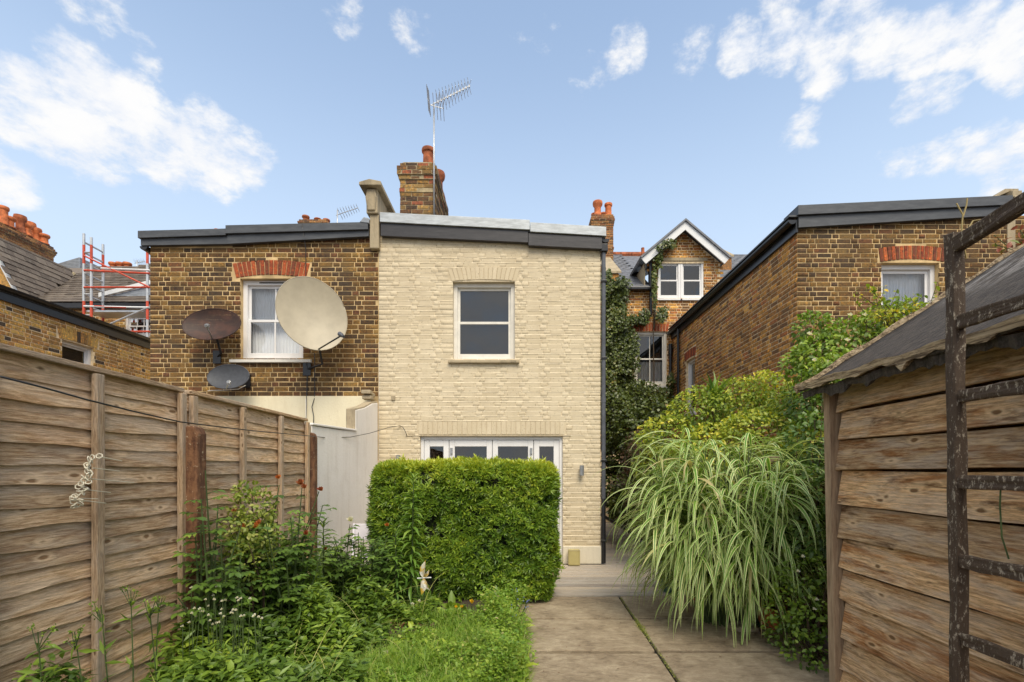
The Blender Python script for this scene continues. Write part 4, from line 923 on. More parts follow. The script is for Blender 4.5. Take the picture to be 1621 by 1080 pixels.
# ------------------------------------------------------------------ shed
M['shed'] = m_wood('shed board', (.94, .68, .40), (.42, .245, .115), (.10, .045, .016), .95, 1.0, .85, .3, .9)
M['shed_trim'] = m_wood('shed trim', (.56, .41, .27), (.30, .20, .12), (.12, .08, .05), .4, 1.4)
def m_felt():
    m, t, b = newmat('roofing felt'); p = POS(t); n = NOISE(t, SCALE(t, p, (7, 22, 7)), 1.6, 9, .78, .3); f = NOISE(t, p, 75, 5, .75)
    c = MIX(t, SMOOTH(t, n, .35, .7), (.030, .022, .016), (.15, .118, .09)); c = MIX(t, MATH(t, 'MULTIPLY', SMOOTH(t, f, .5, .7), .6), c, (.16, .14, .125))
    s = NN(t, 'ShaderNodeSeparateXYZ', {0: p}); w = NOISE(t, SCALE(t, p, (2, 9, 2)), 1.8, 8, .75, .6)
    worn = MATH(t, 'MULTIPLY', SMOOTH(t, s.outputs[0], 2.75, 3.25), SMOOTH(t, w, .44, .58))
    c = MIX(t, worn, c, (.42, .39, .36))
    setin(t, b, 'Base Color', c); b.inputs['Roughness'].default_value = .8; bump(t, b, MATH(t, 'ADD', n, f), 1.0, .03); return m
M['felt'] = m_felt()
def m_flaky():
    m, t, b = newmat('split grey batten'); p = POS(t); n = NOISE(t, SCALE(t, p, (30, 4, 60)), 1.0, 7, .75, .5)
    c = RAMP(t, n, [(.34, (.05, .034, .022)), (.44, (.22, .155, .09)), (.54, (.56, .43, .27)), (.66, (.74, .60, .40))]); setin(t, b, 'Base Color', c); b.inputs['Roughness'].default_value = .9; bump(t, b, n, 1, .02); return m
M['flaky'] = m_flaky()
def m_vert():
    m, t, b = newmat('upright timber'); p = POS(t); n = NOISE(t, SCALE(t, p, (60, 60, 4)), 1.0, 7, .75)
    c = RAMP(t, n, [(.3, (.15, .095, .055)), (.5, (.34, .235, .145)), (.7, (.50, .37, .24))]); setin(t, b, 'Base Color', c); b.inputs['Roughness'].default_value = .9; bump(t, b, n, .7, .006); return m
M['shed_post'] = m_vert()
SX, SY0, SY1 = 2.17, .7, 3.34
shed = thing('garden_shed', 'weathered timber garden shed with sagging felt roof on the right', 'shed', (3.2, 2, 0))
edges = [.02, .152, .356, .595, .808, 1.02, 1.239, 1.475, 1.674, 1.874, 2.07]
def shed_board(z0, z1, seed):
    rs = np.random.default_rng(seed); L = SY1 - SY0; n = 22; V = []; F = []; ph = rs.uniform(0, 6.28, 3); top = z1 - z0 - .014
    for i in range(n + 1):
        x = -L/2 + L*i/n; w = .004*math.sin(x*2.2 + ph[0]) + .002*math.sin(x*9 + ph[1]) + (.012*max(0, (-x - L/2 + .16)/.16)*rs.choice([0, 1, -1]) if i < 2 else 0)
        tz = top + .005*math.sin(x*3 + ph[2]); V += [(x, .024, tz), (x, .006, tz), (x, -.028, w), (x, -.008, w - .003)]
    for i in range(n):
        a = 4*i; b = a+4; F += [(a+1, a+2, b+2, b+1), (a+2, a+3, b+3, b+2), (a+3, a, b, b+3), (a, a+1, b+1, b)]
    F += [(0, 3, 2, 1), (4*n, 4*n+1, 4*n+2, 4*n+3)]
    me = bpy.data.meshes.new('board'); me.from_pydata(V, [], F); me.materials.append(M['shed']); return me
SR = Matrix.Rotation(R(-90), 3, 'Z')
for k, (a, b) in enumerate(zip(edges, edges[1:])):
    dy = random.uniform(-.012, .012) - .03 - .035*(1 - a/2.0) + (.075 if k == 7 else 0)
    link('board', shed_board(a, b, 200 + k), shed, Vector((SX + .012 + random.uniform(-.004, .004), (SY0+SY1)/2 + dy - .02, a)), SR)
MB().hexa([(SX-.048, SY1-.085, 0), (SX+.03, SY1-.085, 0), (SX+.03, SY1-.02, 0), (SX-.048, SY1-.02, 0), (SX-.046, SY1-.02, 2.06), (SX+.03, SY1-.02, 2.06), (SX+.03, SY1+.05, 2.06), (SX-.046, SY1+.05, 2.06)]).build('corner_post', M['shed_post'], shed, bev=.004)
RX, RZ = 3.62, 3.07; EXx, EZ = 1.985, 2.045
MB().prism([(SX+.03, SY1, 0), (5.05, SY1, 0), (5.05, SY1, 2.0), (RX, SY1, RZ-.1), (SX+.03, SY1, 2.05)], (0, -.03, 0)).build('gable_end', M['shed'], shed)
MB().prism([(SX+.03, SY0, 0), (5.05, SY0, 0), (5.05, SY0, 2.0), (RX, SY0, RZ-.1), (SX+.03, SY0, 2.05)], (0, .03, 0)).build('gable_end', M['shed'], shed)
MB().box(5.02, 5.05, SY0+.03, SY1-.03, 0, 2.0).build('side_panel', M['shed'], shed)
V, F = grid(0, 1, 0, 1, 16, 20, lambda x, y: 0)
Vr = []
for (s, t_, _) in V:
    x = EXx + (RX - EXx)*s; yy = SY0 - .2 + (3.43 - SY0 + .2)*t_; z = EZ + (RZ - EZ)*s + .012*math.sin(yy*5 + s*3) - .03*math.sin(math.pi*s)*math.sin(math.pi*t_)*.8 + random.uniform(-.002, .002); Vr.append((x, yy, z))
o = link('roof_felt', np_mesh('roof_felt', np.array(Vr), F, M['felt'], smooth=True), shed); sm = o.modifiers.new('thick', 'SOLIDIFY'); sm.thickness = .018; sm.offset = -1
slab(RX, 2*RX - EXx, RZ-.02, RZ+.004, EZ-.02, EZ, SY0-.2, 3.43, M['felt'], 'roof_felt', shed)
# torn batten along the eave and the verge
def ragged(p0, p1, up, wid, hgt, n, seed, mat, name, amp=.02):
    rs = np.random.default_rng(seed); m = MB(); rings = []
    p0, p1, up = Vector(p0), Vector(p1), Vector(up).normalized(); d = (p1-p0).normalized(); sd_ = d.cross(up).normalized()
    for i in range(n+1):
        c = p0.lerp(p1, i/n) + up*(.008*math.sin(i*.7+seed)); lo = -hgt - abs(rs.normal(0, amp)) * (1.6 if rs.random() < .15 else .6); w2 = wid*(1+rs.uniform(-.25, .25))
        rings.append([m.v(c + sd_*a + up*b) for a, b in ((-w2/2, 0), (w2/2, .004), (w2*.35, lo*.6), (-w2*.35 , lo))])
    for A, B in zip(rings, rings[1:]):
        for q in range(4): m.F.append((A[q], A[(q+1)%4], B[(q+1)%4], B[q]))
    m.F.append(tuple(rings[0])); m.F.append(tuple(rings[-1])); return m.build(name, mat, shed)
ragged((EXx+.02, SY0-.2, EZ+.022), (EXx+.02, 3.44, EZ+.022), (0, 0, 1), .075, .035, 70, 3, M['flaky'], 'eave_batten', .012)
ragged((EXx+.045, SY0-.2, EZ-.022), (EXx+.045, 3.42, EZ-.022), (0, 0, 1), .05, .04, 90, 5, M['felt'], 'torn_felt', .022)
vd = Vector((RX-EXx, 0, RZ-EZ))
ragged(Vector((EXx-.03, 3.445, EZ+.004)), Vector((RX, 3.445, RZ+.03)), (-vd.z, 0, vd.x), .03, .05, 40, 8, M['flaky'], 'verge_batten', .006)
# ------------------------------------------------------------------ trellis frame by the shed
def m_peel():
    m, t, b = newmat('peeling dark paint'); p = POS(t); n = NOISE(t, SCALE(t, p, (34, 34, 14)), 1.7, 8, .78); n2 = NOISE(t, p, 90, 3, .6)
    c = MIX(t, SMOOTH(t, n, .545, .60), (.095, .060, .036), (.52, .44, .33)); c = MIX(t, MATH(t, 'MULTIPLY', n2, .5), c, (.03, .02, .013))
    setin(t, b, 'Base Color', c); b.inputs['Roughness'].default_value = .75; bump(t, b, MATH(t, 'ADD', n, MATH(t, 'MULTIPLY', n2, .4)), 1, .012); return m
M['peel'] = m_peel()
tr = thing('trellis', 'dark peeling painted timber trellis frame in front of the shed', 'trellis', (1.8, 1.6, 0))
TX = 1.80
def beam(x0, x1, y0, y1, z0, z1, name, lean=0.0, rise=0.0):
    P = [(x0,y0,z0),(x1,y0,z0),(x1,y1,z0),(x0,y1,z0),(x0+lean,y0,z1),(x1+lean,y0,z1),(x1+lean,y1,z1),(x0+lean,y1,z1)]
    P = [(a, b, c + (rise*(y1-b) if name != 'upright' else 0)) for a, b, c in P]
    o = MB().hexa(P).build(name, M['peel'], tr, bev=.006)
    sb = o.modifiers.new('sub', 'SUBSURF'); sb.subdivision_type = 'SIMPLE'; sb.levels = 3; sb.render_levels = 4
    tx = bpy.data.textures.get('rough') or bpy.data.textures.new('rough', 'CLOUDS'); tx.noise_scale = .028; tx.noise_depth = 3
    ds = o.modifiers.new('rough', 'DISPLACE'); ds.texture = tx; ds.texture_coords = 'GLOBAL'; ds.strength = .020; ds.mid_level = .5
    return o
beam(TX-.022, TX+.026, 1.955, 2.0, 0, 2.43, 'upright', lean=-.03)
beam(TX-.022, TX+.026, .70, .745, 0, 2.46, 'upright', lean=-.03)
for z in (2.06, 1.762, 1.42, 1.10, .787, .46, .15): beam(TX-.014-.03*z/2.4, TX+.018-.03*z/2.4, .74, 1.958, z-.026, z+.026, 'rung')
beam(TX-.05, TX-.01, .4, 1.965, 2.345, 2.405, 'top_rail', rise=.10)
# ------------------------------------------------------------------ satellite dishes
def dish(label, c, n, w, h, roll, mat, wall_pt, feed, depth, marks=False, grp='satellite dishes on the brick wall', foot=None):
    n = Vector(n).normalized(); up = Vector((0, 0, 1)); r = up.cross(n).normalized(); u = n.cross(r).normalized()
    r2 = r*math.cos(roll) + u*math.sin(roll); u2 = u*math.cos(roll) - r*math.sin(roll); c = Vector(c)
    th = thing('satellite_dish', label, 'satellite dish', wall_pt, grp)
    def P(a, b, e=0): return c + r2*(a*w/2) + u2*(b*h/2) + n*(depth*(a*a + b*b) - depth + e)
    m = MB(); rings = []; NR, NA = 8, 40
    for side, e in ((0, 0), (1, -.014)):
        ctr = m.v(P(0, 0, e)); prev = None; rr = []
        for i in range(1, NR+1):
            ring = [m.v(P(i/NR*math.cos(6.2832*q/NA), i/NR*math.sin(6.2832*q/NA), e)) for q in range(NA)]
            for q in range(NA):
                if prev is None: m.F.append((ctr, ring[q], ring[(q+1)%NA]))
                else: m.F.append((prev[q], ring[q], ring[(q+1)%NA], prev[(q+1)%NA]))
            prev = ring
        rings.append(prev)
    for q in range(NA): m.F.append((rings[0][q], rings[0][(q+1)%NA], rings[1][(q+1)%NA], rings[1][q]))
    m.build('reflector', mat, th, smooth=2)
    rim = MB(); rim.path([P(math.cos(6.2832*q/40), math.sin(6.2832*q/40), -.004) for q in range(41)], .007, 6); rim.build('rim', mat, th, smooth=True)
    f = Vector(feed); bt = P(0, -.95) if foot is None else Vector(foot)
    MB().path([bt - n*.02, f], .011, 8).build('feed_arm', M['black'] if marks else M['steel'], th, smooth=True)
    d = (c + n*(-depth*.5) - f).normalized(); MB().path([f - d*.05, f - d*.01, f + d*.0, f + d*.06], [.02, .022, .03, .032], 12).build('feed_horn', M['steel'] if not marks else M['pipe_grey'], th, smooth=2)
    bk = MB(); wp = Vector(wall_pt); bc = P(0, -.25, -.03); bk.path([bc, Vector((bc.x, (bc.y + wp.y)/2 + .05, wp.z + .05)), wp], .018, 8); bk.box(wp.x-.06, wp.x+.06, wp.y-.02, wp.y-.003, wp.z-.1, wp.z+.1); bk.build('bracket', M['black'], th)
    if marks:
        for (x, y_) in ((490, 503), (498, 504.5), (493, 525), (501, 526.5)): pass
    return th
M['dish_beige'] = m_plain('beige dish paint', (.40, .345, .245), .5, 0, .08, 5)
M['dish_grey'] = m_plain('charcoal dish mesh', (.055, .058, .066), .55, 0, .15, 20)
def m_perf():
    m, t, b = newmat('brown perforated steel'); setin(t, b, 'Base Color', MIX(t, SMOOTH(t, NOISE(t, POS(t), 9, 5), .4, .7), (.035, .014, .009), (.075, .028, .016))); b.inputs['Roughness'].default_value = .6
    tp = t.nodes.new('ShaderNodeBsdfTransparent'); v = NN(t, 'ShaderNodeTexVoronoi', {'Vector': POS(t), 'Scale': 240.0, 'Randomness': 0.0}).outputs['Distance']
    mx = NN(t, 'ShaderNodeMixShader', {0: SMOOTH(t, v, .34, .28), 1: b.outputs[0], 2: tp.outputs[0]}); t.links.new(mx.outputs[0], t.nodes['Material Output'].inputs[0]); return m
M['dish_brown'] = m_perf()
Yd = 7.10
c = px(494.5, 496, Yd)
dish('large beige satellite dish overlapping the brick house window', c, (.42, -.90, .12), .94, 1.12, .35, M['dish_beige'], (fx(487), FY-.012, fz(585)), px(541, 531, Yd - .42), .10, True, foot=px(503, 553, Yd - .02))
Yd = 7.32; c = px(335, 513, Yd)
dish('rusty brown see-through satellite dish left of the window', c, (.12, -.97, .25), .82, .52, .12, M['dish_brown'], (fx(345), FY-.012, fz(566)), px(327, 516, Yd - .32), .07)
Yd = 7.34; c = px(361, 596, Yd)
dish('small charcoal satellite dish below the window sill', c, (-.10, -.97, .28), .68, .40, -.05, M['dish_grey'], (fx(392), FY-.012, fz(604)), px(362, 607, Yd - .28), .06)
# ------------------------------------------------------------------ aerials and cables
def aerial(label, base, top, boom, nel, el0, el1, r=.014, reflect=True):
    base, top = Vector(base), Vector(top); th = thing('tv_aerial', label, 'aerial', base, 'roof aerials')
    MB().path([base, top], r, 8).build('mast', M['alu'], th, smooth=True)
    b0, b1 = Vector(boom[0]), Vector(boom[1]); MB().path([b0, b1], r*.6, 6).build('boom', M['alu'], th)
    d = (b1-b0).normalized(); sd_ = d.cross(Vector((.25, .5, 1))).normalized(); up = sd_.cross(d).normalized(); el = MB()
    for k in range(nel):
        t_ = .18 + .8*k/(nel-1); p = b0.lerp(b1, t_); L = el0 + (el1-el0)*k/(nel-1)
        for s in (up*.04, -up*.04): el.path([p + s*1.2 - sd_*L/2, p, p + s*1.2 + sd_*L/2], r*.28, 4)
        el.box(p.x-.012, p.x+.012, p.y-.012, p.y+.012, p.z-.022, p.z+.022)
    el.build('director_elements', M['alu'], th)
    if reflect:
        rf_ = MB()
        for k in range(4):
            for s in (-1, 1):
                p = b0 + d*(.02 + .03*k) + up*s*(.05 + .05*k); rf_.path([p - sd_*el0*.62, p + sd_*el0*.62], r*.3, 4)
        rf_.path([b0 + up*.2 + d*.1, b0 - up*.0, b0 - up*.2 + d*.1], r*.4, 5); rf_.build('reflector', M['alu'], th)
    return th
ay = cy0 - .05
aerial('tall rooftop tv aerial strapped to the brick chimney', px(687, 340, ay), px(687, 163, ay), (px(682, 167, ay - .1), px(744, 136, ay + .25)), 11, .34, .24)
yy = 17.0; aerial('small tv aerial beside the low chimney of the dark brick house', px(534, 358, yy) - Vector((0, 0, .6)), px(534, 333, yy), (px(532, 341, yy), px(567, 329, yy)), 8, .4, .25, .02, False)
yy = 18.6; aerial('tiny tv aerial on the far tiled roof by the scaffold', px(217, 424, yy) - Vector((0, 0, .3)), px(217, 412, yy), (px(213, 417, yy), px(229, 414, yy)), 5, .3, .2, .016, False)
def cable(label, pts, r=.006, mat=None, grp=None):
    return tag(MB().path(pts, r, 6).build('cable', mat or M['black'], smooth=True), label, 'cable', grp)
cp = []
for (x, y_) in ((0, 596), (70, 614), (138, 633), (210, 651), (285, 668), (340, 675), (400, 682), (487, 690)):
    Y = 1600 / (VX - x); cp.append(px(x, y_, Y))
for (x, y_, Y) in ((520, 693.5, 5.7), (555, 692, 6.3), (585, 686, 6.95), (615, 677, 7.45), (633, 674, 7.60)): cp.append(px(x, y_, Y))
cable('thin dark wire strung along the fence to the cream wall', cp, .0045)
cable('short loose wire end curling from a hole in the cream wall', [(fx(634), FY-.02, fz(674.5)), (fx(639), FY-.05, fz(677)), (fx(643), FY-.05, fz(684)), (fx(645), FY-.04, fz(690))], .005)
fy = FY - .02
cable('thin cable from roof edge down the dark brick wall', [(fx(484), FY-.14, fz(361)), (fx(485), fy, fz(395)), (fx(485), fy, fz(430)), (fx(484), fy, fz(470))], .006)
cable('black cable bundle hanging below the large dish', [(fx(487), fy-.02, fz(570)), (fx(487.5), fy, fz(590)), (fx(486.5), fy, fz(627)), (fx(486), fy-.03, fz(680))], .008)
cable('wavy black cable over the cream render band', [(fx(503), fy-.1, fz(562)), (fx(500), fy-.02, fz(600)), (fx(499), fy, fz(630)), (fx(496), fy-.035, fz(645)), (fx(499), fy-.035, fz(660)), (fx(498), fy-.035, fz(685))], .006)
cable('pale cable sagging below the charcoal dish', [(fx(330), fy, fz(619)), (fx(360), fy, fz(618)), (fx(380), fy-.03, fz(617)), (fx(391), fy-.02, fz(611))], .006, M['upvc_warm'])
cable('thin white cable running up the cream render band', [(fx(486.5), fy-.03, fz(690)), (fx(486.5), fy-.03, fz(632))], .006, M['upvc_warm'])
# ------------------------------------------------------------------ scaffold tower
sc = thing('scaffold_tower', 'red and silver scaffold tower beside the far tiled roof', 'scaffold', (-10.7, 13, 0))
ups = [(-11.62, 13.02), (-11.62, 13.62), (-11.42, 13.02), (-9.92, 13.02), (-9.92, 13.6)]
tops = [370, 387, 376, 368, 372]
for (x, y_), tp in zip(ups, tops):
    zt_ = EYE + (VY - tp)*y_/FOC; z = .0; k = 0
    while z < zt_:
        z2 = min(z + (1.0 if k % 2 == 0 else .5), zt_); MB().path([(x, y_, z), (x, y_, z2)], .032, 8).build('upright', M['alu'] if k % 2 == 0 else M['red_paint'], sc, smooth=2); z = z2; k += 1
z = 4.5
k = 0
while z < 7.7:
    MB().path([(-11.62, 13.02, z), (-11.62, 13.62, z)], .024, 6).build('rung', M['alu'], sc)
    MB().path([(-9.92, 13.02, z), (-9.92, 13.6, z)], .024, 6).build('rung', M['alu'], sc)
    if k % 2 == 0: MB().path([(-11.62, 13.02, z), (-11.42, 13.02, z)], .024, 6).build('rung', M['alu'], sc)
    z += .28; k += 1
for (xa, za, xb, zb, mt) in ((133, 428, 237, 433, 'red_paint'), (133, 455, 237, 455, 'red_paint'), (133, 485, 237, 487, 'white_paint'), (133, 405, 237, 455, 'red_paint'), (160, 425, 237, 428, 'white_paint'), (170, 515, 237, 486, 'alu'), (150, 485, 200, 487, 'red_paint'), (195, 525, 237, 525, 'red_paint'), (90, 488, 150, 515, 'alu')):
    MB().path([px(xa, za, 13.0), px(xb, zb, 13.0)], .024, 6).build('brace', M[mt], sc)
MB().box(-11.6, -9.9, 13.05, 13.6, 5.72, 5.77).build('platform', M['alu'], sc)
# ------------------------------------------------------------------ small things on the terrace
q = px(908.5, 893, 7.50)
bxm = MB().box(-.09, .09, -.05, .05, 0, .25).build('metal_box', m_plain('olive cream enamel', (.46, .39, .165), .45, 0, .06, 9), bev=.02, loc=Vector((q.x, 7.50, .002))); tag(bxm, 'small olive cream box standing against the white plinth', 'box')
MB().box(-.082, .082, -.054, -.05, .235, .24).build('lid_seam', M['stone'], bxm, loc=Vector((q.x, 7.50, .002)))
def wall_light(x, y_, label):
    th = thing('wall_light', label, 'wall light', (fx(x), FY, fz(y_)), 'up and down wall lights'); Z = fz(y_)
    MB().lathe([(.028, -.08), (.034, -.078), (.034, .078), (.028, .08)], (fx(x), FY-.075, Z), 14).build('lamp_tube', M['steel'], th, smooth=2)
    MB().box(fx(x)-.025, fx(x)+.025, FY-.05, FY-.012, Z-.035, Z+.035).build('back_plate', M['steel'], th, bev=.004)
wall_light(920, 745, 'steel wall light right of the french doors'); wall_light(632, 729, 'steel wall light just above the left end of the hedge')
# folding chair, mostly hidden by the bed
ch_ = thing('garden_chair', 'pale lilac metal garden chair half hidden behind the bed', 'chair', (-1.80, 5.9, 0))
M['lilac'] = m_plain('lilac white paint', (.66, .63, .68), .4, 0, .05, 6)
for sx in (-.2, .2):
    MB().path([(-1.77+sx, 5.75, .012), (-1.80+sx, 5.88, .42), (-1.85+sx, 6.08, .80)], .016, 8).build('leg', M['lilac'], ch_, smooth=True)
    MB().path([(-1.77+sx*.9, 6.15, .012), (-1.80+sx*.9, 5.95, .42)], .014, 8).build('leg', M['lilac'], ch_, smooth=True)
MB().box(-2.0, -1.6, 5.72, 6.02, .42, .445).build('seat', M['lilac'], ch_, bev=.01)
MB().hexa([(-2.03, 6.02, .6), (-1.67, 6.02, .6), (-1.67, 6.04, .6), (-2.03, 6.04, .6), (-2.04, 6.08, .8), (-1.67, 6.08, .8), (-1.67, 6.10, .8), (-2.04, 6.10, .8)]).build('backrest', M['lilac'], ch_, bev=.01)
# bin, planters, low wall under the long grass
gb_ = px(1068, 935, 5.85); bn = thing('plastic_bin', 'dark green plastic tub behind the hanging striped grass', 'tub', (gb_.x, 5.9, 0))
M['green_pl'] = m_plain('green plastic', (.028, .10, .075), .45, 0, .15, 5)
MB().lathe([(.13, 0), (.16, .05), (.21, .52), (.24, .54), (.24, .58), (.20, .58), (.15, .1)], (gb_.x, 5.9, .002), 24).build('tub', M['green_pl'], bn, smooth=2)
MB().lathe([(.0, .5), (.196, .5), (.196, .52), (.0, .52)], (gb_.x, 5.9, .002), 20).build('compost', M['soil'], bn)
def planter(x, y_, r, h, label):
    th = thing('plant_pot', label, 'plant pot', (x, y_, 0), 'terracotta pots')
    MB().lathe([(r*.68, 0), (r*.7, .01), (r*.95, h*.8), (r*1.05, h*.8), (r*1.08, h), (r*.95, h), (r*.8, h*.6)], (x, y_, .002), 20).build('pot', M['terra'], th, smooth=2)
    MB().lathe([(0, h*.8), (r*.9, h*.8), (r*.9, h*.84), (0, h*.84)], (x, y_, .002), 16).build('compost', M['soil'], th)
q = px(1100, 940, 5.6); planter(q.x + .02, 5.55, .14, .24, 'terracotta pot beside the dark green tub')
q = px(1212, 1000, 4.55); planter(2.36, 4.55, .13, .2, 'terracotta pot under the right end of the striped grass')
q = px(1155, 992, 4.56)
tag(MB().box(-.035, .035, -.03, .03, 0, .95).build('timber_stake', M['rust'], bev=.006, loc=Vector((q.x, 4.56, 0))), 'brown timber stake standing in the striped grass', 'stake')
ss = MB(); ss.prism([(-.13, -.1, 0), (.11, -.12, 0), (.15, .02, 0), (.05, .12, 0), (-.12, .09, 0)], (0, 0, .045)); o = ss.build('stone', M['slab'], bev=.015, loc=Vector((q.x + .08, 4.5, .003))); tag(o, 'flat broken stone at the foot of the brown stake', 'stone')
# boundary wall hidden in the greenery
bwall = thing('boundary_wall', 'old brick boundary wall smothered in climbers on the right', 'wall', (2.75, 9, 0))
brickp = m_brickproc('boundary brick', 1, ((.12, .06, .03), (.17, .09, .04)), (.25, .19, .11))
MB().box(2.70, 2.84, 5.2, 13.6, 0, 1.55).build('wall', brickp, bwall)
MB().box(2.66, 2.88, 5.2, 13.6, 1.551, 1.62).build('coping', M['stone'], bwall, bev=.01)
fence_b = thing('boundary_fence', 'dark timber fence behind the striped grass, hidden by leaves', 'fence', (2.75, 4.4, 0))
for k in range(14): link('board', MB().box(-.065, .065, -.01, .01, 0, 1.5).mesh('board', M['rust']) if k == 0 else bpy.data.meshes['board_x'], fence_b, Vector((2.76, 3.5 + k*.128, 0)), PR) if 0 else MB().box(2.75, 2.77, 3.45 + k*.125, 3.45 + k*.125 + .12, 0, 1.45).build('board', M['rust'], fence_b)
# crumbling red arch seen above the passage, and sloping rail
al_ = thing('lean_to', 'old brick lean to with red arch at the end of the passage', 'outhouse', (3.0, 11.5, 0))
MB().box(2.86, 4.3, 12.4, 12.6, 0, 2.75).build('wall', M['brick_ora'], al_)
T12 = frameT(0, 12.4, 0)
for k in range(8):
    a = px(1013 + k*5, 683, 12.4); MB(T12).box(a.x, a.x+.07, -.01, .012, a.z-.05, a.z+.2).build('brick', M['brick_red'], al_, bev=.003)
rl = MB(); rl.path([px(952, 815, 9.0), px(990, 838, 8.0)], .03, 6); tag(rl.build('handrail', M['black']), 'black sloping rail at the back of the side passage', 'rail')
# plastic strip on the fence batten
st = thing('plastic_strip', 'pale frayed plastic strip with thin sticks hanging on the fence batten', 'plastic strip', px(148, 722, 2.35))
M['pale'] = m_plain('pale plastic', (.62, .58, .46), .5, 0, .1, 9)
chn = MB()
for k in range(34):
    f = k/33; c = px(150 - 33*f, 722 + 80*f, 2.33); c = c + Vector((.02*random.uniform(-1, 1), .012*random.uniform(-1, 1), 0)); r_ = .013
    ax = Vector((random.uniform(-1, 1), random.uniform(-1, 1), random.uniform(-1, 1))).normalized(); a = ax.orthogonal().normalized(); b_ = ax.cross(a)
    chn.path([c + (a*math.cos(1.05*q) + b_*math.sin(1.05*q))*r_ for q in range(7)], .0028, 5)
chn.build('twisted_strip', M['pale'], st)
for (x0_, y0_, x1_, y1_) in ((152, 722, 193, 730), (147, 741, 189, 746), (140, 758, 212, 764), (133, 775, 175, 780), (128, 792, 168, 797), (125, 789, 155, 790)):
    MB().path([px(x0_, y0_, 2.33), px(x1_, y1_, 1640/(VX - x1_))], .0022, 5).build('stick', M['pale'], st)
# ------------------------------------------------------------------ planting
def leaf_t(w=.3, fold=.05, droop=.15, wide=.42):
    V = np.array([(0, 0, 0), (wide, w/2, fold), (wide, 0, 0), (wide, -w/2, fold), (1, 0, -droop)]); F = np.array([(0, 2, 1), (0, 3, 2), (1, 2, 4), (2, 3, 4)]); return V, F
def leaf_b(w=.6, fold=.06, droop=.2):
    V = np.array([(0, 0, 0), (.28, w*.42, fold), (.28, 0, -.01), (.28, -w*.42, fold), (.66, w*.40, fold-.05), (.66, 0, -.06), (.66, -w*.40, fold-.05), (1, 0, -droop)])
    F = np.array([(0, 2, 1), (0, 3, 2), (1, 2, 5), (1, 5, 4), (2, 3, 6), (2, 6, 5), (4, 5, 7), (5, 6, 7)]); return V, F
LANCE = leaf_t(.24, .04, .10); NARROW = leaf_t(.15, .03, .22, .35); OVAL = leaf_b(.62); HEART = leaf_b(.9, .05, .15); STRAP = leaf_t(.12, .02, .35, .5)
PETAL = leaf_b(.75, .12, -.25)
def unit(a): return a / np.maximum(np.linalg.norm(a, axis=-1, keepdims=True), 1e-9)
class Leaves:
    def __init__(s): s.V = []; s.F = []; s.r = []; s.n = 0
    def add(s, tmpl, P, D, N, S, rnd):
        Tv, Tf = tmpl; P = np.atleast_2d(P); n = len(P)
        x = unit(np.atleast_2d(D)); z = np.atleast_2d(N); z = unit(z - (z*x).sum(-1, keepdims=True)*x + 1e-6); y = np.cross(z, x)
        S = np.broadcast_to(np.asarray(S, float).reshape(-1, 1, 1), (n, 1, 1))
        V = P[:, None] + S*(Tv[None, :, 0, None]*x[:, None] + Tv[None, :, 1, None]*y[:, None] + Tv[None, :, 2, None]*z[:, None])
        k = len(Tv); s.V.append(V.reshape(-1, 3)); s.F.append((Tf[None] + (s.n + k*np.arange(n))[:, None, None]).reshape(-1, 3)); s.n += n*k
        s.r.append(np.repeat(np.broadcast_to(np.asarray(rnd, float), (n,)), k)); return s
    def build(s, name, mat, parent=None):
        return link(name, np_mesh(name, np.concatenate(s.V), np.concatenate(s.F), mat, np.concatenate(s.r)), parent)
def blades(P, az, el0, L, w, curl, nseg=10, rnd=None, twist=0.3, power=1.3):
    """arching ribbons, three vertices across"""
    n = len(P); P = np.asarray(P, float); pts = [P.copy()]; dirs = []
    for k in range(nseg):
        t = (k + .5) / nseg; el = el0 - curl * t**power; el = np.maximum(el, -1.50)
        d = np.stack([np.cos(el)*np.cos(az), np.cos(el)*np.sin(az), np.sin(el)], 1); dirs.append(d); pts.append(pts[-1] + d*(L/nseg)[:, None])
    dirs.append(dirs[-1]); pts = np.stack(pts, 1); dirs = np.stack(dirs, 1)
    side = np.stack([-np.sin(az), np.cos(az), np.zeros(n)], 1)[:, None] * np.ones((1, nseg+1, 1)); up = np.cross(dirs, side)
    tw = (rng.uniform(-twist, twist, n))[:, None, None] * np.linspace(0, 2.5, nseg+1)[None, :, None]
    side = side*np.cos(tw) + up*np.sin(tw); up = np.cross(dirs, side)
    tt = np.linspace(0, 1, nseg+1); prof = np.minimum(1, .35 + tt*3) * (1 - tt**2.2) + .01
    ww = (w[:, None]*prof[None])[:, :, None] * .5
    V = np.stack([pts - side*ww, pts + up*ww*.25, pts + side*ww], 2)      # n, seg, 3, 3
    idx = np.arange(n*(nseg+1)*3).reshape(n, nseg+1, 3)
    F = np.concatenate([np.stack([idx[:, :-1, c], idx[:, :-1, c+1], idx[:, 1:, c+1], idx[:, 1:, c]], -1).reshape(-1, 4) for c in (0, 1)])
    r = np.repeat(rng.random(n) if rnd is None else rnd, (nseg+1)*3); ac = np.tile(np.array([-1., 0, 1.]), n*(nseg+1))
    return V.reshape(-1, 3), F, r, ac
def rdir(n, up=0.0):
    v = rng.normal(size=(n, 3)); v[:, 2] += up; return unit(v)
G = lambda *c: [(p, q) for p, q in c]
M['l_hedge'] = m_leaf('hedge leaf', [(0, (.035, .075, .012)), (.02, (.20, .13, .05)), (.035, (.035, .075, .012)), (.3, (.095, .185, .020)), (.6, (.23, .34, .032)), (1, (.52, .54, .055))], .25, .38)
M['l_dark'] = m_leaf('ivy leaf', [(0, (.035, .048, .012)), (.5, (.085, .115, .022)), (.85, (.16, .185, .034)), (1, (.24, .17, .05))], .2, .4)
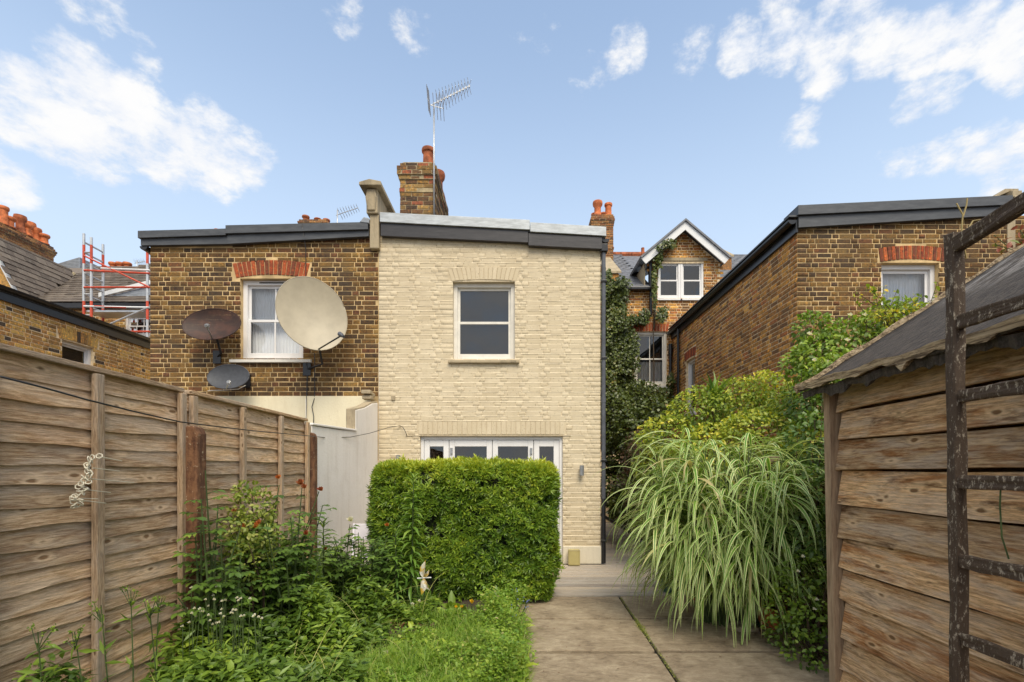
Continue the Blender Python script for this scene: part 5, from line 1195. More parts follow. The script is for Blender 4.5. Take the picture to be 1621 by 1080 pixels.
M['l_mid'] = m_leaf('green leaf', [(0, (.05, .095, .016)), (.4, (.13, .215, .026)), (.8, (.26, .37, .04)), (1, (.42, .50, .06))], .3, .45)
M['l_rose'] = m_leaf('rose leaf', [(0, (.045, .085, .016)), (.5, (.095, .17, .026)), (.85, (.18, .28, .038)), (1, (.30, .40, .06))], .25, .42)
M['l_yel'] = m_leaf('golden leaf', [(0, (.07, .13, .018)), (.35, (.19, .28, .03)), (.65, (.40, .44, .045)), (.9, (.68, .58, .055)), (1, (.72, .50, .03))], .3, .45)
M['l_red'] = m_leaf('bronze leaf', [(0, (.035, .028, .014)), (.5, (.085, .045, .025)), (1, (.17, .07, .035))], .25, .45)
M['l_lily'] = m_leaf('lily leaf', [(0, (.06, .13, .02)), (.5, (.13, .245, .035)), (1, (.30, .40, .07))], .3, .4)
M['l_lawn'] = m_leaf('lawn grass', [(0, (.08, .16, .02)), (.4, (.17, .30, .03)), (.75, (.31, .43, .055)), (.9, (.44, .45, .11)), (1, (.52, .44, .22))], .35, .5)
M['l_olive'] = m_leaf('variegated leaf', [(0, (.08, .15, .02)), (.5, (.24, .30, .04)), (1, (.62, .58, .20))], .3, .45)
M['petal'] = m_leaf('white petal', [(0, (.74, .70, .62)), (1, (.82, .80, .74))], .3, .5)
M['petal_or'] = m_leaf('orange petal', [(0, (.50, .12, .03)), (.6, (.60, .24, .06)), (1, (.48, .16, .09))], .3, .5)
M['petal_red'] = m_leaf('faded red petal', [(0, (.30, .05, .02)), (1, (.42, .16, .07))], .3, .5)
M['petal_yel'] = m_leaf('yellow petal', [(0, (.72, .46, .02)), (1, (.85, .62, .04))], .3, .5)
M['petal_blue'] = m_leaf('blue petal', [(0, (.22, .28, .70)), (1, (.35, .40, .85))], .3, .5)
M['stem'] = m_plain('green stem', (.055, .085, .022), .7, 0, .3, 9)
M['wood_stem'] = m_plain('woody stem', (.075, .05, .028), .85, 0, .3, 14)
def m_stripe():
    m, t, b = newmat('striped grass blade')
    r = NN(t, 'ShaderNodeAttribute', attribute_name='rnd').outputs['Fac']; a = NN(t, 'ShaderNodeAttribute', attribute_name='across').outputs['Fac']
    e = SMOOTH(t, MATH(t, 'ABSOLUTE', a), MATH(t, 'ADD', .30, MATH(t, 'MULTIPLY', r, .3)), MATH(t, 'ADD', .48, MATH(t, 'MULTIPLY', r, .3)))
    g = RAMP(t, r, [(0, (.06, .17, .018)), (.5, (.11, .26, .026)), (1, (.19, .34, .04))]); c = MIX(t, e, g, (.68, .72, .33))
    c = MIX(t, SMOOTH(t, r, .965, .985), c, (.50, .42, .20))
    setin(t, b, 'Base Color', c); b.inputs['Roughness'].default_value = .42
    tr_ = t.nodes.new('ShaderNodeBsdfTranslucent'); t.links.new(MIX(t, 1, c, (1.4, 1.4, .8), 'MULTIPLY'), tr_.inputs[0])
    mx = NN(t, 'ShaderNodeMixShader', {0: .28, 1: b.outputs[0], 2: tr_.outputs[0]}); t.links.new(mx.outputs[0], t.nodes['Material Output'].inputs[0]); return m
M['stripe'] = m_stripe()
def nz(P, f, s=0.0):   # cheap smooth noise for clumping
    return (np.sin(P[:, 0]*f + 1.3 + s)*np.sin(P[:, 1]*f*1.13 + .7 + s*2) + np.sin(P[:, 2]*f*1.21 + 2.1 + s)*np.sin(P[:, 0]*f*.83 + P[:, 1]*f*.9)) * .5

# --- clipped hedge ----------------------------------------------------------------
hx0, hx1, hy0, hy1, hz1 = -1.64, .42, 5.30, 5.98, 1.55
hedge = thing('hedge', 'clipped bright green box shaped hedge before the french doors', 'hedge', ((hx0+hx1)/2, 5.6, 0))
MB().box(hx0+.11, hx1-.11, hy0+.11, hy1-.1, .06, hz1-.10).build('inner_twigs', m_plain('dark twigs', (.018, .022, .008), .95, 0, .4, 20, .5), hedge, bev=.06)  # solid dark box added inside the leaves so the hedge looks opaque
lv = Leaves()
def whorls(P, Nrm, rnd):
    n = len(P); nl = 9
    ax = unit(Nrm*.8 + np.array([0, -.12, .55]) + rng.normal(size=(n, 3))*.35)
    a = unit(np.cross(ax, rng.normal(size=(n, 3)))); b = np.cross(ax, a)
    for k in range(nl):
        ph = 2*math.pi*k/nl + rng.uniform(-.3, .3, n); sp = rng.uniform(.55, 1.25, n) if k < 7 else rng.uniform(.1, .4, n)
        d = ax*np.cos(sp)[:, None] + (a*np.cos(ph)[:, None] + b*np.sin(ph)[:, None])*np.sin(sp)[:, None]
        lv.add(LANCE, P + d*.004, d, ax + rng.normal(size=(n, 3))*.15, rng.uniform(.046, .080, n), np.clip(rnd + rng.uniform(-.16, .16, n), 0, 1))
for face, dens in (('front', 1500), ('top', 1700), ('right', 1300), ('left', 1300), ('back', 250)):
    W, H, Dp = hx1-hx0, hz1, hy1-hy0
    area = {'front': W*H, 'back': W*H, 'top': W*Dp, 'right': Dp*H, 'left': Dp*H}[face]; n = int(area*dens)
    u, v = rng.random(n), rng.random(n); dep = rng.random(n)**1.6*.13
    one = np.ones(n)
    if face in ('front', 'back'): P = np.stack([hx0 + u*W, (hy0 + dep) if face == 'front' else hy1 - dep, .03 + v*(H-.03)], 1); Nn_ = np.tile([0, -1. if face == 'front' else 1., 0], (n, 1))
    elif face == 'top': P = np.stack([hx0 + u*W, hy0 + v*Dp, H - dep], 1); Nn_ = np.tile([0, 0, 1.], (n, 1))
    else: P = np.stack([(hx1 - dep) if face == 'right' else hx0 + dep, hy0 + u*Dp, .03 + v*(H-.03)], 1); Nn_ = np.tile([1. if face == 'right' else -1., 0, 0], (n, 1))
    # rounded, uneven outline
    rr = .24; C = np.clip(P, [hx0+rr, hy0+rr, -1], [hx1-rr, hy1-rr, hz1-rr]); off = P - C; Ln = np.linalg.norm(off, axis=1, keepdims=True); off = np.where(Ln > rr, off/np.maximum(Ln, 1e-6)*(rr), off); P = C + off
    lump = nz(P, 5.5)*.05 + nz(P, 15, 1)*.028 + np.where(rng.random(n) > .985, rng.uniform(.02, .07, n), 0); P = P + Nn_*lump[:, None]
    low = np.clip((.35 - P[:, 2])/.35, 0, 1); P = P - Nn_*(low*.10)[:, None]*(face != 'top')
    gap = nz(P, 9, 3) + rng.normal(size=n)*.25; keep = gap > -.52; P, Nn_, dep = P[keep], Nn_[keep], dep[keep]
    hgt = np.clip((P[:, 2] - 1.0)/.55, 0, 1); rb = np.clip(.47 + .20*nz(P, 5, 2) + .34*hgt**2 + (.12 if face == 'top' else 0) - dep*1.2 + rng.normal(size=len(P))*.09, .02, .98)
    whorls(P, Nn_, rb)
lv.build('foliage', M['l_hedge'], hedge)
tw = MB()
for k in range(16):
    x = random.uniform(hx0+.2, hx1-.2); tw.path([(x, 5.62 + random.uniform(-.15, .15), -.02), (x + random.uniform(-.1, .1), 5.6, .3)], [.018, .01], 6)
tw.build('trunks', M['wood_stem'], hedge)

# --- striped arching grass ------------------------------------------------------------
gcx, gcy = 2.10, 4.75
sg = thing('striped_grass', 'huge clump of arching green and cream striped grass over the paving', 'ornamental grass', (gcx, gcy, 0))
Ps, azs, els, Ls, ws, cs_ = [], [], [], [], [], []; stm = MB()
for k in range(150):
    a = random.uniform(0, 6.28); rad = .30*math.sqrt(random.random()); b0 = Vector((gcx + rad*math.cos(a)*1.1, gcy + rad*math.sin(a)*.8, 0))
    h = random.uniform(.75, 1.80); lean = random.uniform(.15, .66)*(1.15 - h*.3); la_ = a + random.uniform(-.6, .6)
    tip = b0 + Vector((math.cos(la_)*lean*1.12, math.sin(la_)*lean*.8, h)); mid_ = b0.lerp(tip, .55) + Vector((0, 0, .14))
    stm.path([b0, mid_, tip], [.009, .007, .004], 5)
    for j in range(15):
        t_ = .22 + .78*(j + random.random())/15; p = b0.lerp(mid_, t_/.55) if t_ < .55 else mid_.lerp(tip, (t_-.55)/.45)
        Ps.append(p); az_ = la_ + (math.pi/2 if j % 2 else -math.pi/2)*random.uniform(.1, .95); azs.append(az_); els.append(random.uniform(.75, 1.35)); Ls.append(random.uniform(.5, .98)*(1.15 - .25*t_)); ws.append(random.uniform(.022, .042)); cs_.append(random.uniform(2.1, 2.9))
V, F, r_, ac = blades(np.array([tuple(p) for p in Ps]), np.array(azs), np.array(els), np.array(Ls), np.array(ws), np.array(cs_), 13, twist=.35, power=.85)
V[:, 2] = np.maximum(V[:, 2], .012 + .01*rng.random(len(V)))
lim = SX - .06; sel = (V[:, 1] < 3.5) & (V[:, 0] > lim); V[sel, 0] = lim
link('blades', np_mesh('blades', V, F, M['stripe'], r_, ac, True), sg); stm.build('canes', M['stem'], sg)

# --- generic shrubs -----------------------------------------------------------------------
def shrub(name, label, cat, base, clusters, tmpl, size, mat, dens, rnd0=.5, hang=.2, stems=True, inner=True, zmin=.02, bias=None, group=None, clumpy=.5, leafcount=None):
    th = thing(name, label, cat, base, group); lv_ = Leaves(); st_ = MB(); bv = Vector(base)
    for (c, rad) in clusters:
        c = np.array(c, float); rad = np.array(rad, float); vol = rad[0]*rad[1]*rad[2]; n = int(dens*(vol**(2/3))*4)
        d = unit(rng.normal(size=(n, 3))); q = rng.random(n)**(1/3.2); q = .45 + .55*q
        P = c + d*q[:, None]*rad; lum = nz(P, 7, c[0]) ; P = P + d*(lum*.16*rad.mean())[:, None]
        keep = (P[:, 2] > zmin) & (nz(P, 11, c[1]) + rng.normal(size=n)*.35 > -clumpy)
        P, d, q = P[keep], d[keep], q[keep]; n = len(P)
        D = unit(d*.7 + rng.normal(size=(n, 3))*.65 + np.array([0, 0, -hang])); N_ = unit(d*.6 + np.array([0, -.25, .8]) + rng.normal(size=(n, 3))*.4)
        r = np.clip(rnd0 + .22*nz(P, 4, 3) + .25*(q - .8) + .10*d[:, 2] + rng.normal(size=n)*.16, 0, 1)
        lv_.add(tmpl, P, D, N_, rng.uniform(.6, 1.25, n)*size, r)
        if stems:
            for k in range(max(2, int(5*rad.mean()/.3))):
                tgt = Vector(c + rng.normal(size=3)*rad*.45); m_ = bv.lerp(tgt, .5) + Vector((random.uniform(-.08, .08), random.uniform(-.08, .08), .08))
                st_.path([bv + Vector((random.uniform(-.06, .06), random.uniform(-.06, .06), 0)), m_, tgt], [.011, .008, .003], 5)
    lv_.build('foliage', mat, th)
    if stems and st_.V: st_.build('stems', M['wood_stem'], th)
    return th
def flower(th, c, r, mat, n=14, name='flower', face=(0, -.6, .8)):
    lv_ = Leaves(); f = np.array(face); ax = unit(f[None])[0]; a = unit(np.cross(ax, [1., .2, .1])[None])[0]; b = np.cross(ax, a)
    for k in range(n):
        ph = k*2.399; sp = .25 + 1.15*(k/n); d = ax*math.cos(sp) + (a*math.cos(ph) + b*math.sin(ph))*math.sin(sp); lv_.add(PETAL, np.array(c)[None], d[None], (ax*1.2 - d*.3)[None], r*random.uniform(.8, 1.1), random.random())
    return lv_.build(name, mat, th)
def wpx(x, y, Y): return tuple(px(x, y, Y))
# golden climber mass along the right boundary
cl = []
for (x, y, Y, r) in ((1060, 690, 6.6, .42), (1110, 650, 6.7, .45), (1165, 640, 6.6, .48), (1215, 625, 6.5, .42), (1265, 650, 6.0, .42), (1285, 700, 5.2, .34), (1120, 715, 6.0, .45), (1200, 690, 5.8, .48), (1255, 740, 5.4, .42), (1040, 740, 7.0, .35)):
    cl.append((wpx(x, y, Y), (r, r*.85, r*.72)))
shrub('golden_climber', 'yellow green leafy climber sprawling behind the striped grass', 'climber', (2.95, 6.2, 0), cl, OVAL, .052, M['l_yel'], 3400, .46, .25)
cl = []
for (x, y, Y, r) in ((1300, 560, 5.3, .30), (1350, 545, 5.3, .34), (1400, 520, 5.4, .28), (1430, 500, 5.5, .22), (1270, 575, 5.4, .22), (1310, 600, 5.0, .28), (1370, 590, 5.0, .30), (1290, 520, 5.5, .22)):
    cl.append((wpx(x, y, Y), (r, r*.8, r*.85)))
rb_ = shrub('rambling_rose', 'white flowered rambling rose above the shed roof edge', 'climber', (3.4, 5.0, 0), cl, OVAL, .056, M['l_mid'], 3000, .50, .2)
for (x, y) in ((1280, 530), (1310, 575), (1345, 500), (1288, 572), (1340, 540), (1368, 500)): flower(rb_, wpx(x, y, 4.95), .035, M['petal'], 10)
# airy shoots in front of the neighbour's window
sh = thing('jasmine_shoots', 'airy yellow green jasmine shoots in front of the right window', 'climber', (3.9, 5.3, 0)); lv_ = Leaves(); st_ = MB()
for k in range(46):
    b0 = Vector(wpx(random.uniform(1370, 1470), random.uniform(520, 560), 5.2)); e0 = Vector(wpx(random.uniform(1340, 1485), random.uniform(445, 520), 5.2 + random.uniform(-.3, .3))); m_ = b0.lerp(e0, .5) + Vector((random.uniform(-.1, .1), 0, .1))
    st_.path([b0, m_, e0], [.006, .004, .002], 5)
    for j in range(26):
        t_ = random.random(); p = b0.lerp(m_, t_*2) if t_ < .5 else m_.lerp(e0, t_*2-1); lv_.add(LANCE if j % 2 else OVAL, np.array(p)[None], rdir(1), rdir(1, 1), random.uniform(.03, .065), min(1, max(0, random.gauss(.5 if k % 3 else .8, .2))))
for k in range(24):
    p0 = Vector((3.9, 5.25, 0)) + Vector((random.uniform(-.2, .2), random.uniform(-.1, .1), 0)); st_.path([p0, p0 + Vector((random.uniform(-.2, .2), 0, 1.4)), Vector(wpx(random.uniform(1370, 1470), 545, 5.2))], [.012, .009, .006], 5)
lv_.build('foliage', M['l_yel'], sh); st_.build('stems', M['wood_stem'], sh)
# dark greenery filling the right boundary behind the grass and beside the shed
cl = [(wpx(x, y, Y), (r, r, r)) for (x, y, Y, r) in ((1290, 700, 4.6, .26), (1300, 780, 4.2, .24), (1290, 850, 4.0, .22), (1285, 640, 5.0, .25))]
shrub('honeysuckle', 'dark leafy honeysuckle squeezed between striped grass and shed corner', 'climber', (2.6, 4.3, 0), cl, OVAL, .055, M['l_rose'], 2600, .35, .2)
cl = [(wpx(x, y, Y), (r, r*.8, r)) for (x, y, Y, r) in ((1275, 905, 3.9, .20), (1250, 960, 3.9, .18), (1285, 980, 3.75, .17), (1270, 1030, 3.65, .14), (1300, 1045, 3.52, .10), (1235, 1000, 4.0, .12))]
jb = shrub('ground_bush', 'low leafy bush with pale flowers at the foot of the shed', 'bush', (2.3, 3.8, 0), cl, OVAL, .042, M['l_mid'], 3400, .42, .1)
for (x, y) in ((1270, 882), (1292, 950), (1288, 965), (1262, 905)): flower(jb, wpx(x, y, 3.62), .022, M['petal'], 8)
# ivy on the back wall and over the boundary
iv = thing('ivy', 'dense dark ivy and creeper on the back wall beside the drainpipe', 'climber', (2.6, 13.4, 0)); lv_ = Leaves()
def ivy_patch(pts, Y, thick, n, size, r0, mat_l=None):
    for (x, y, rx, ry) in pts:
        k = int(n*rx*ry/900); u = rng.normal(size=(k, 2))*.5; u = u[(u**2).sum(1) < 1.1]; k = len(u)
        X = x + u[:, 0]*rx; Yy = y + u[:, 1]*ry; dep = Y - rng.random(k)*thick - thick*.6*(nz(np.stack([X*.03, Yy*.03, X*0], 1), 3) > 0)
        P = np.stack([(X - VX)*dep/FOC, dep, EYE - (Yy - VY)*dep/FOC], 1); P = P[(P[:, 2] > .02) & (P[:, 0] > X1 + .1)]; k = len(P)
        lv_.add(HEART, P, unit(np.array([0, -.3, -.8]) + rng.normal(size=(k, 3))*.5), unit(np.array([0, -1, .5]) + rng.normal(size=(k, 3))*.45), rng.uniform(.7, 1.3, k)*size, np.clip(r0 + .25*nz(P, 3) + rng.normal(size=k)*.18, 0, 1))
ivy_patch([(972, 470, 24, 30), (975, 520, 26, 40), (980, 570, 32, 40), (985, 450, 14, 14), (990, 545, 22, 30), (975, 620, 30, 40), (1005, 615, 34, 16), (1035, 625, 30, 16), (1000, 640, 40, 22), (1040, 648, 26, 20), (1020, 500, 9, 14), (1048, 496, 10, 13), (1036, 450, 4, 40), (1044, 405, 6, 20), (1060, 385, 12, 8), (1005, 505, 20, 8), (1062, 605, 6, 16), (960, 440, 10, 16)], BY - .05, .25, 1900, .07, .5)
lv_.build('foliage', M['l_dark'], iv)
sv = MB()
for (a, b_, c_) in (((962, 640), (968, 560), (975, 450)), ((980, 650), (985, 560), (1000, 510)), ((1036, 640), (1034, 520), (1044, 400)), ((1036, 520), (1042, 420), (1075, 372))): sv.path([px(*a, BY-.06), px(*b_, BY-.06), px(*c_, BY-.06)], [.02, .014, .006], 5)
sv.build('stems', M['wood_stem'], iv)
cl = [(wpx(x, y, Y), (r*.8, r, r)) for (x, y, Y, r) in ((975, 660, 10.5, .55), (985, 720, 10.0, .5), (1000, 680, 9.5, .45), (975, 770, 10.0, .42), (1010, 640, 11.0, .45), (1020, 720, 8.4, .42), (985, 800, 9.6, .35), (1005, 780, 8.6, .4), (965, 690, 11.2, .4), (1040, 660, 9.5, .4))]
cl = [((max(c[0], X1 + .35 + r[0]*.6), c[1], c[2]), r) for c, r in cl]
shrub('ivy', 'dark ivy tumbling over the boundary wall along the passage', 'climber', (2.6, 9.6, 0), cl, HEART, .07, M['l_dark'], 2200, .4, .5)
cl = [(wpx(x, y, Y), (r, r, r*.8)) for (x, y, Y, r) in ((1000, 725, 7.6, .30), (1025, 700, 7.5, .3), (990, 760, 7.7, .24), (1010, 790, 7.4, .26), (1035, 740, 7.0, .28))]
cl = [((max(c[0], X1 + .3 + r[0]), c[1], c[2]), r) for c, r in cl]
rs2 = shrub('bronze_shrub', 'bronze red leaved shrub beside the passage behind the striped grass', 'shrub', (2.2, 7.4, 0), cl, LANCE, .055, M['l_red'], 2400, .45, .3)
for (x, y) in ((1033, 690), (1028, 716)): flower(rs2, wpx(x, y, 7.1), .05, M['petal'], 10)
cl = [(wpx(1125, 612, 7.0), (.16, .16, .2))]
V, F, r_, ac = blades(np.tile(np.array(wpx(1130, 640, 6.6)), (34, 1)) + rng.normal(size=(34, 3))*.03, rng.uniform(0, 6.28, 34), rng.uniform(.8, 1.5, 34), rng.uniform(.3, .5, 34), np.full(34, .04), rng.uniform(.2, 1.0, 34), 7)
cb = thing('cordyline', 'spiky yellow green sword leaved plant poking above the golden climber', 'plant', (2.7, 6.6, 0)); link('leaves', np_mesh('leaves', V, F, M['l_lily'], r_, ac), cb)
MB().path([(2.7, 6.6, 0), wpx(1130, 642, 6.6)], [.04, .03], 8).build('trunk', M['wood_stem'], cb)
# red tinged creeper tips at the top right
cr = thing('creeper_tips', 'reddish creeper tips above the shed roof at the right edge', 'climber', (7.5, 7.4, 0)); lv_ = Leaves(); st_ = MB()
for k in range(9):
    p0 = Vector(wpx(random.uniform(1590, 1640), 440, 7.35)); p1 = Vector(wpx(random.uniform(1570, 1640), random.uniform(360, 415), 7.3)); st_.path([p0, p0.lerp(p1, .6) + Vector((.1, 0, .1)), p1], .006, 5)
    for j in range(9): lv_.add(OVAL, np.array(p0.lerp(p1, .5 + .5*random.random()))[None] + rng.normal(size=(1, 3))*.05, rdir(1), rdir(1, .6), random.uniform(.08, .14), random.random())
st_.path([(7.5, 7.4, 0), wpx(1600, 440, 7.35)], .02, 5)
lv_.build('foliage', m_leaf('creeper leaf', [(0, (.25, .05, .025)), (.5, (.34, .10, .05)), (.7, (.12, .18, .03)), (1, (.30, .30, .05))]), cr); st_.build('stems', M['stem'], cr)
tn = MB()
for pts in (((1530, 410), (1522, 370), (1524, 340), (1514, 322)), ((1524, 345), (1530, 325), (1531, 314)), ((1522, 380), (1540, 350), (1552, 348), (1553, 360))):
    tn.path([px(*p, 1.98) for p in pts], .0028, 5)
for (x, y) in ((1514, 330), (1513, 333), (1526, 322)): pass
tag(tn.build('dry_tendril', m_plain('dry vine', (.34, .26, .10), .7)), 'dry curling tendrils on top of the trellis upright', 'tendril')
tn = MB(); tn.path([px(1584, 775, 1.80), px(1583, 800, 1.80), px(1586, 850, 1.80), px(1597, 885, 1.80)], .003, 5)
tag(tn.build('dry_tendril', M['stem']), 'single green tendril hanging between two trellis rungs', 'tendril')
# ------------------------------------------------------------------ left bed and lawn
def sway(b, t, k=.08): return b.lerp(t, .5) + Vector((random.uniform(-k, k), random.uniform(-k, k), 0))
def rose_bush(label, base, heads, nstem, spread, h, nleaf, flowers):
    th = thing('rose_bush', label, 'rose bush', base, 'roses in the bed'); lv_ = Leaves(); st_ = MB(); b = Vector(base); tips = [Vector(p) for p in heads]
    for k in range(nstem):
        a = random.uniform(0, 6.28); rr = spread*math.sqrt(random.random()); tips.append(b + Vector((math.cos(a)*rr, math.sin(a)*rr, h*random.uniform(.55, 1.0))))
    for tp in tips:
        tp.x = max(tp.x, -2.12)
        m_ = sway(b, tp); st_.path([b, m_, tp], [.009, .007, .0035], 5)
        for j in range(nleaf):
            t_ = .25 + .75*random.random(); p = b.lerp(m_, t_*2) if t_ < .5 else m_.lerp(tp, t_*2-1)
            a = random.uniform(0, 6.28); d = Vector((math.cos(a), math.sin(a), random.uniform(-.2, .5))).normalized(); L = random.uniform(.06, .12); side = d.cross(Vector((0, 0, 1))).normalized(); r0 = random.gauss(.5, .18); q = p + d*L
            st_.path([p, q], .0018, 4)
            for (f, s) in ((1.0, 0), (.55, 1), (.55, -1), (.9, 1), (.9, -1)):
                c = p + d*(L*f); dr = (d*(1 if s == 0 else .45) + side*s); dr.z -= .2
                c.x = max(c.x, -2.12); lv_.add(OVAL, np.array(c)[None], np.array(dr)[None], np.array((random.uniform(-.3, .3), -.3, 1.0))[None], random.uniform(.035, .062), min(1, max(0, r0)))
    lv_.V = [np.stack([np.maximum(v[:, 0], -2.135), v[:, 1], np.maximum(v[:, 2], .03)], 1) for v in lv_.V]
    lv_.build('foliage', M['l_rose'], th); st_.build('stems', M['stem'], th)
    for (p, r, mt) in flowers: flower(th, p, r, M[mt], 14)
    return th
rose_bush('leafy rose shoots climbing the fence beside the flaking post', (-1.98, 3.10, .05), [wpx(325, 745, 3.05), wpx(318, 790, 3.0), wpx(345, 800, 3.15), wpx(340, 850, 3.1), wpx(318, 830, 3.0)], 16, .22, 1.1, 12, [])
rose_bush('tall rose bush with orange and faded red blooms against the fence', (-1.85, 3.75, .05), [wpx(442, 768, 3.7), wpx(478, 772, 3.75), wpx(505, 778, 3.8), wpx(420, 800, 3.6), wpx(460, 820, 3.6), wpx(500, 805, 3.9)], 34, .40, 1.15, 15,
    [(wpx(441, 757, 3.7), .03, 'petal_or'), (wpx(476, 766, 3.75), .042, 'petal_red'), (wpx(482, 772, 3.73), .03, 'petal_red'), (wpx(508, 776, 3.78), .035, 'petal_red'), (wpx(405, 834, 3.45), .035, 'petal_or'), (wpx(410, 828, 3.48), .03, 'petal_or'), (wpx(386, 834, 3.4), .028, 'petal_or'), (wpx(485, 845, 3.5), .028, 'petal_red'), (wpx(372, 810, 3.45), .03, 'petal_red')])
rose_bush('rose bush with a single white bloom in front of the white wall', (-1.62, 4.75, .03), [wpx(554, 830, 4.7), wpx(540, 850, 4.7), wpx(575, 850, 4.75), wpx(590, 865, 4.8)], 24, .34, .85, 13, [(wpx(555, 824, 4.69), .05, 'petal'), (wpx(515, 870, 4.5), .03, 'petal_or')])
rose_bush('low rose bush left of the tall lily by the hedge', (-1.38, 4.95, .03), [wpx(612, 850, 4.9), wpx(600, 875, 4.9), wpx(625, 880, 4.95)], 22, .26, .75, 12, [(wpx(613, 832, 4.85), .035, 'petal_or')])
ol = [(wpx(x, y, Y), (r, r, r*.9)) for (x, y, Y, r) in ((385, 805, 3.62, .16), (365, 845, 3.5, .18), (405, 850, 3.55, .17), (384, 778, 3.65, .09), (385, 890, 3.5, .18))]
ol = [((max(c[0], -2.12 + r[0]), c[1], c[2]), r) for c, r in ol]
shrub('euonymus', 'yellow variegated shrub between the roses and the fence', 'shrub', (-1.95, 3.6, .05), ol, OVAL, .036, M['l_olive'], 4200, .42, .0)
def lily(label, base, h, n, L, leafmat='l_lily', lean=(0, 0), droop=.5):
    th = thing('lily', label, 'lily', base, 'lilies in the bed'); b = Vector(base); tp = b + Vector((lean[0], lean[1], h)); lv_ = Leaves()
    MB().path([b, b.lerp(tp, .5) + Vector((lean[0]*.1, 0, 0)), tp], [.011, .009, .004], 6).build('stem', M['stem'], th)
    t_ = (np.arange(n) + rng.random(n))/n; t_ = .18 + .82*t_; a = np.arange(n)*2.399 + rng.uniform(-.2, .2, n)
    P = np.array(b)[None]*(1-t_)[:, None] + np.array(tp)[None]*t_[:, None]; el = np.where(t_ > .93, .9, .25 - droop*(1-t_)*rng.uniform(.4, 1.3, n)); D = np.stack([np.cos(a)*np.cos(el), np.sin(a)*np.cos(el), np.sin(el)], 1)
    Lf = leaf_b(.20, .05, .30); lv_.add(Lf, P, D, np.tile([0, 0, 1.], (n, 1)) + rng.normal(size=(n, 3))*.15, L*rng.uniform(.75, 1.15, n)*(1.12 - .5*t_**3), np.clip(.45 + .3*t_ + rng.normal(size=n)*.15, 0, 1))
    lv_.V = [np.stack([np.maximum(v[:, 0], -2.13), v[:, 1], np.maximum(v[:, 2], .03)], 1) for v in lv_.V]
    lv_.build('leaves', M[leafmat], th); return th
lily('tall leafy lily standing in front of the hedge', (-1.10, 4.98, .02), 1.38, 120, .17, lean=(.03, 0), droop=.8)
lily('shorter pale tipped lily left of the tall lily', (-1.22, 4.85, .02), .84, 72, .13, droop=.9)
lily('dark lily in the middle of the bed by the white wall', (-1.78, 4.45, .04), .95, 90, .16, 'l_rose', droop=.5)
lily('lily behind the daisies under the rose bush', (-1.88, 3.62, .05), .74, 80, .14, 'l_rose', droop=.5)
lily('slim lily leaning beside the white rose', (-1.52, 4.55, .03), .72, 66, .13, 'l_rose', lean=(.05, .02))
# iris fan
V, F, r_, ac = blades(np.array([-1.74, 4.02, .04]) + rng.normal(size=(12, 3))*np.array([.035, .03, 0]), rng.uniform(0, 6.28, 12), rng.uniform(1.25, 1.5, 12), rng.uniform(.35, .62, 12), np.full(12, .034), rng.uniform(.05, .4, 12), 8)
ir = thing('iris', 'upright sword leaved iris in the middle of the bed', 'iris', (-1.74, 4.02, .04)); link('leaves', np_mesh('leaves', V, F, M['l_rose'], r_, ac), ir)
# broad dock leaves by the hedge foot
for (x, y, Y, lab, n, L) in ((790, 925, 5.05, 'broad upright leaves at the right foot of the hedge', 9, .24), (722, 935, 4.9, 'flat broad leaved plant in the shade of the hedge', 10, .2)):
    th = thing('broad_leaf_plant', lab, 'plant', (px(x, 0, Y).x, Y, .02)); lv_ = Leaves(); a = rng.uniform(0, 6.28, n); el = rng.uniform(.3, 1.4, n)
    lv_.add(leaf_b(.42, .08, .15), np.tile([px(x, 0, Y).x, Y, .03], (n, 1)) + rng.normal(size=(n, 3))*np.array([.05, .04, .0]), np.stack([np.cos(a)*np.cos(el), np.sin(a)*np.cos(el), np.sin(el)], 1), np.tile([0, -.2, 1.], (n, 1)), rng.uniform(.7, 1.2, n)*L, rng.uniform(.4, .9, n)); lv_.build('leaves', M['l_mid'], th)
# herbs and weeds that nobody could count
def bedh(x, y):   # height of the herb layer
    e = np.clip((-.85 - x)/1.0, 0, 1); h = .10 + .38*e**.9 + .34*np.exp(-((y - 3.9)/.55)**2)*np.clip((-1.35 - x)/.4, 0, 1); h = h*(1 - .55*np.clip((y - 4.6)/.9, 0, 1)*(x > -1.6)); return h
def ground_cover(label, cat, zone, n, size, mat, hf, r0, tm, name, spread=.5):
    lv_ = Leaves(); P = zone(n); k = len(P); h = hf(P[:, 0], P[:, 1])*(.72 + .75*nz(np.stack([P[:, 0], P[:, 1], P[:, 0]*0], 1), 7))
    h = np.maximum(h, .03); z = .03 + h*rng.random(k)**.6; P = np.stack([P[:, 0], P[:, 1], z], 1)
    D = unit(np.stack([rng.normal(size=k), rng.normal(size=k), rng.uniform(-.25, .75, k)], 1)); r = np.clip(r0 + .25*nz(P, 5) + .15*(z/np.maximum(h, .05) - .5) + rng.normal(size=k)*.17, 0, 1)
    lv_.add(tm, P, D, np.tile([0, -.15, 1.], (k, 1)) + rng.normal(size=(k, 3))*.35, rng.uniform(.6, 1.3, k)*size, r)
    lv_.V = [np.stack([np.clip(v[:, 0], -2.13, 9), v[:, 1], np.maximum(v[:, 2], .008)], 1) for v in lv_.V]
    if name == 'fallen_leaves': lv_.V = [np.stack([v[:, 0], v[:, 1], .006 + np.clip(v[:, 2] - .03, 0, .008)], 1) for v in lv_.V]
    o = lv_.build(name, mat); tag(o, label, cat); stuff(o); return o
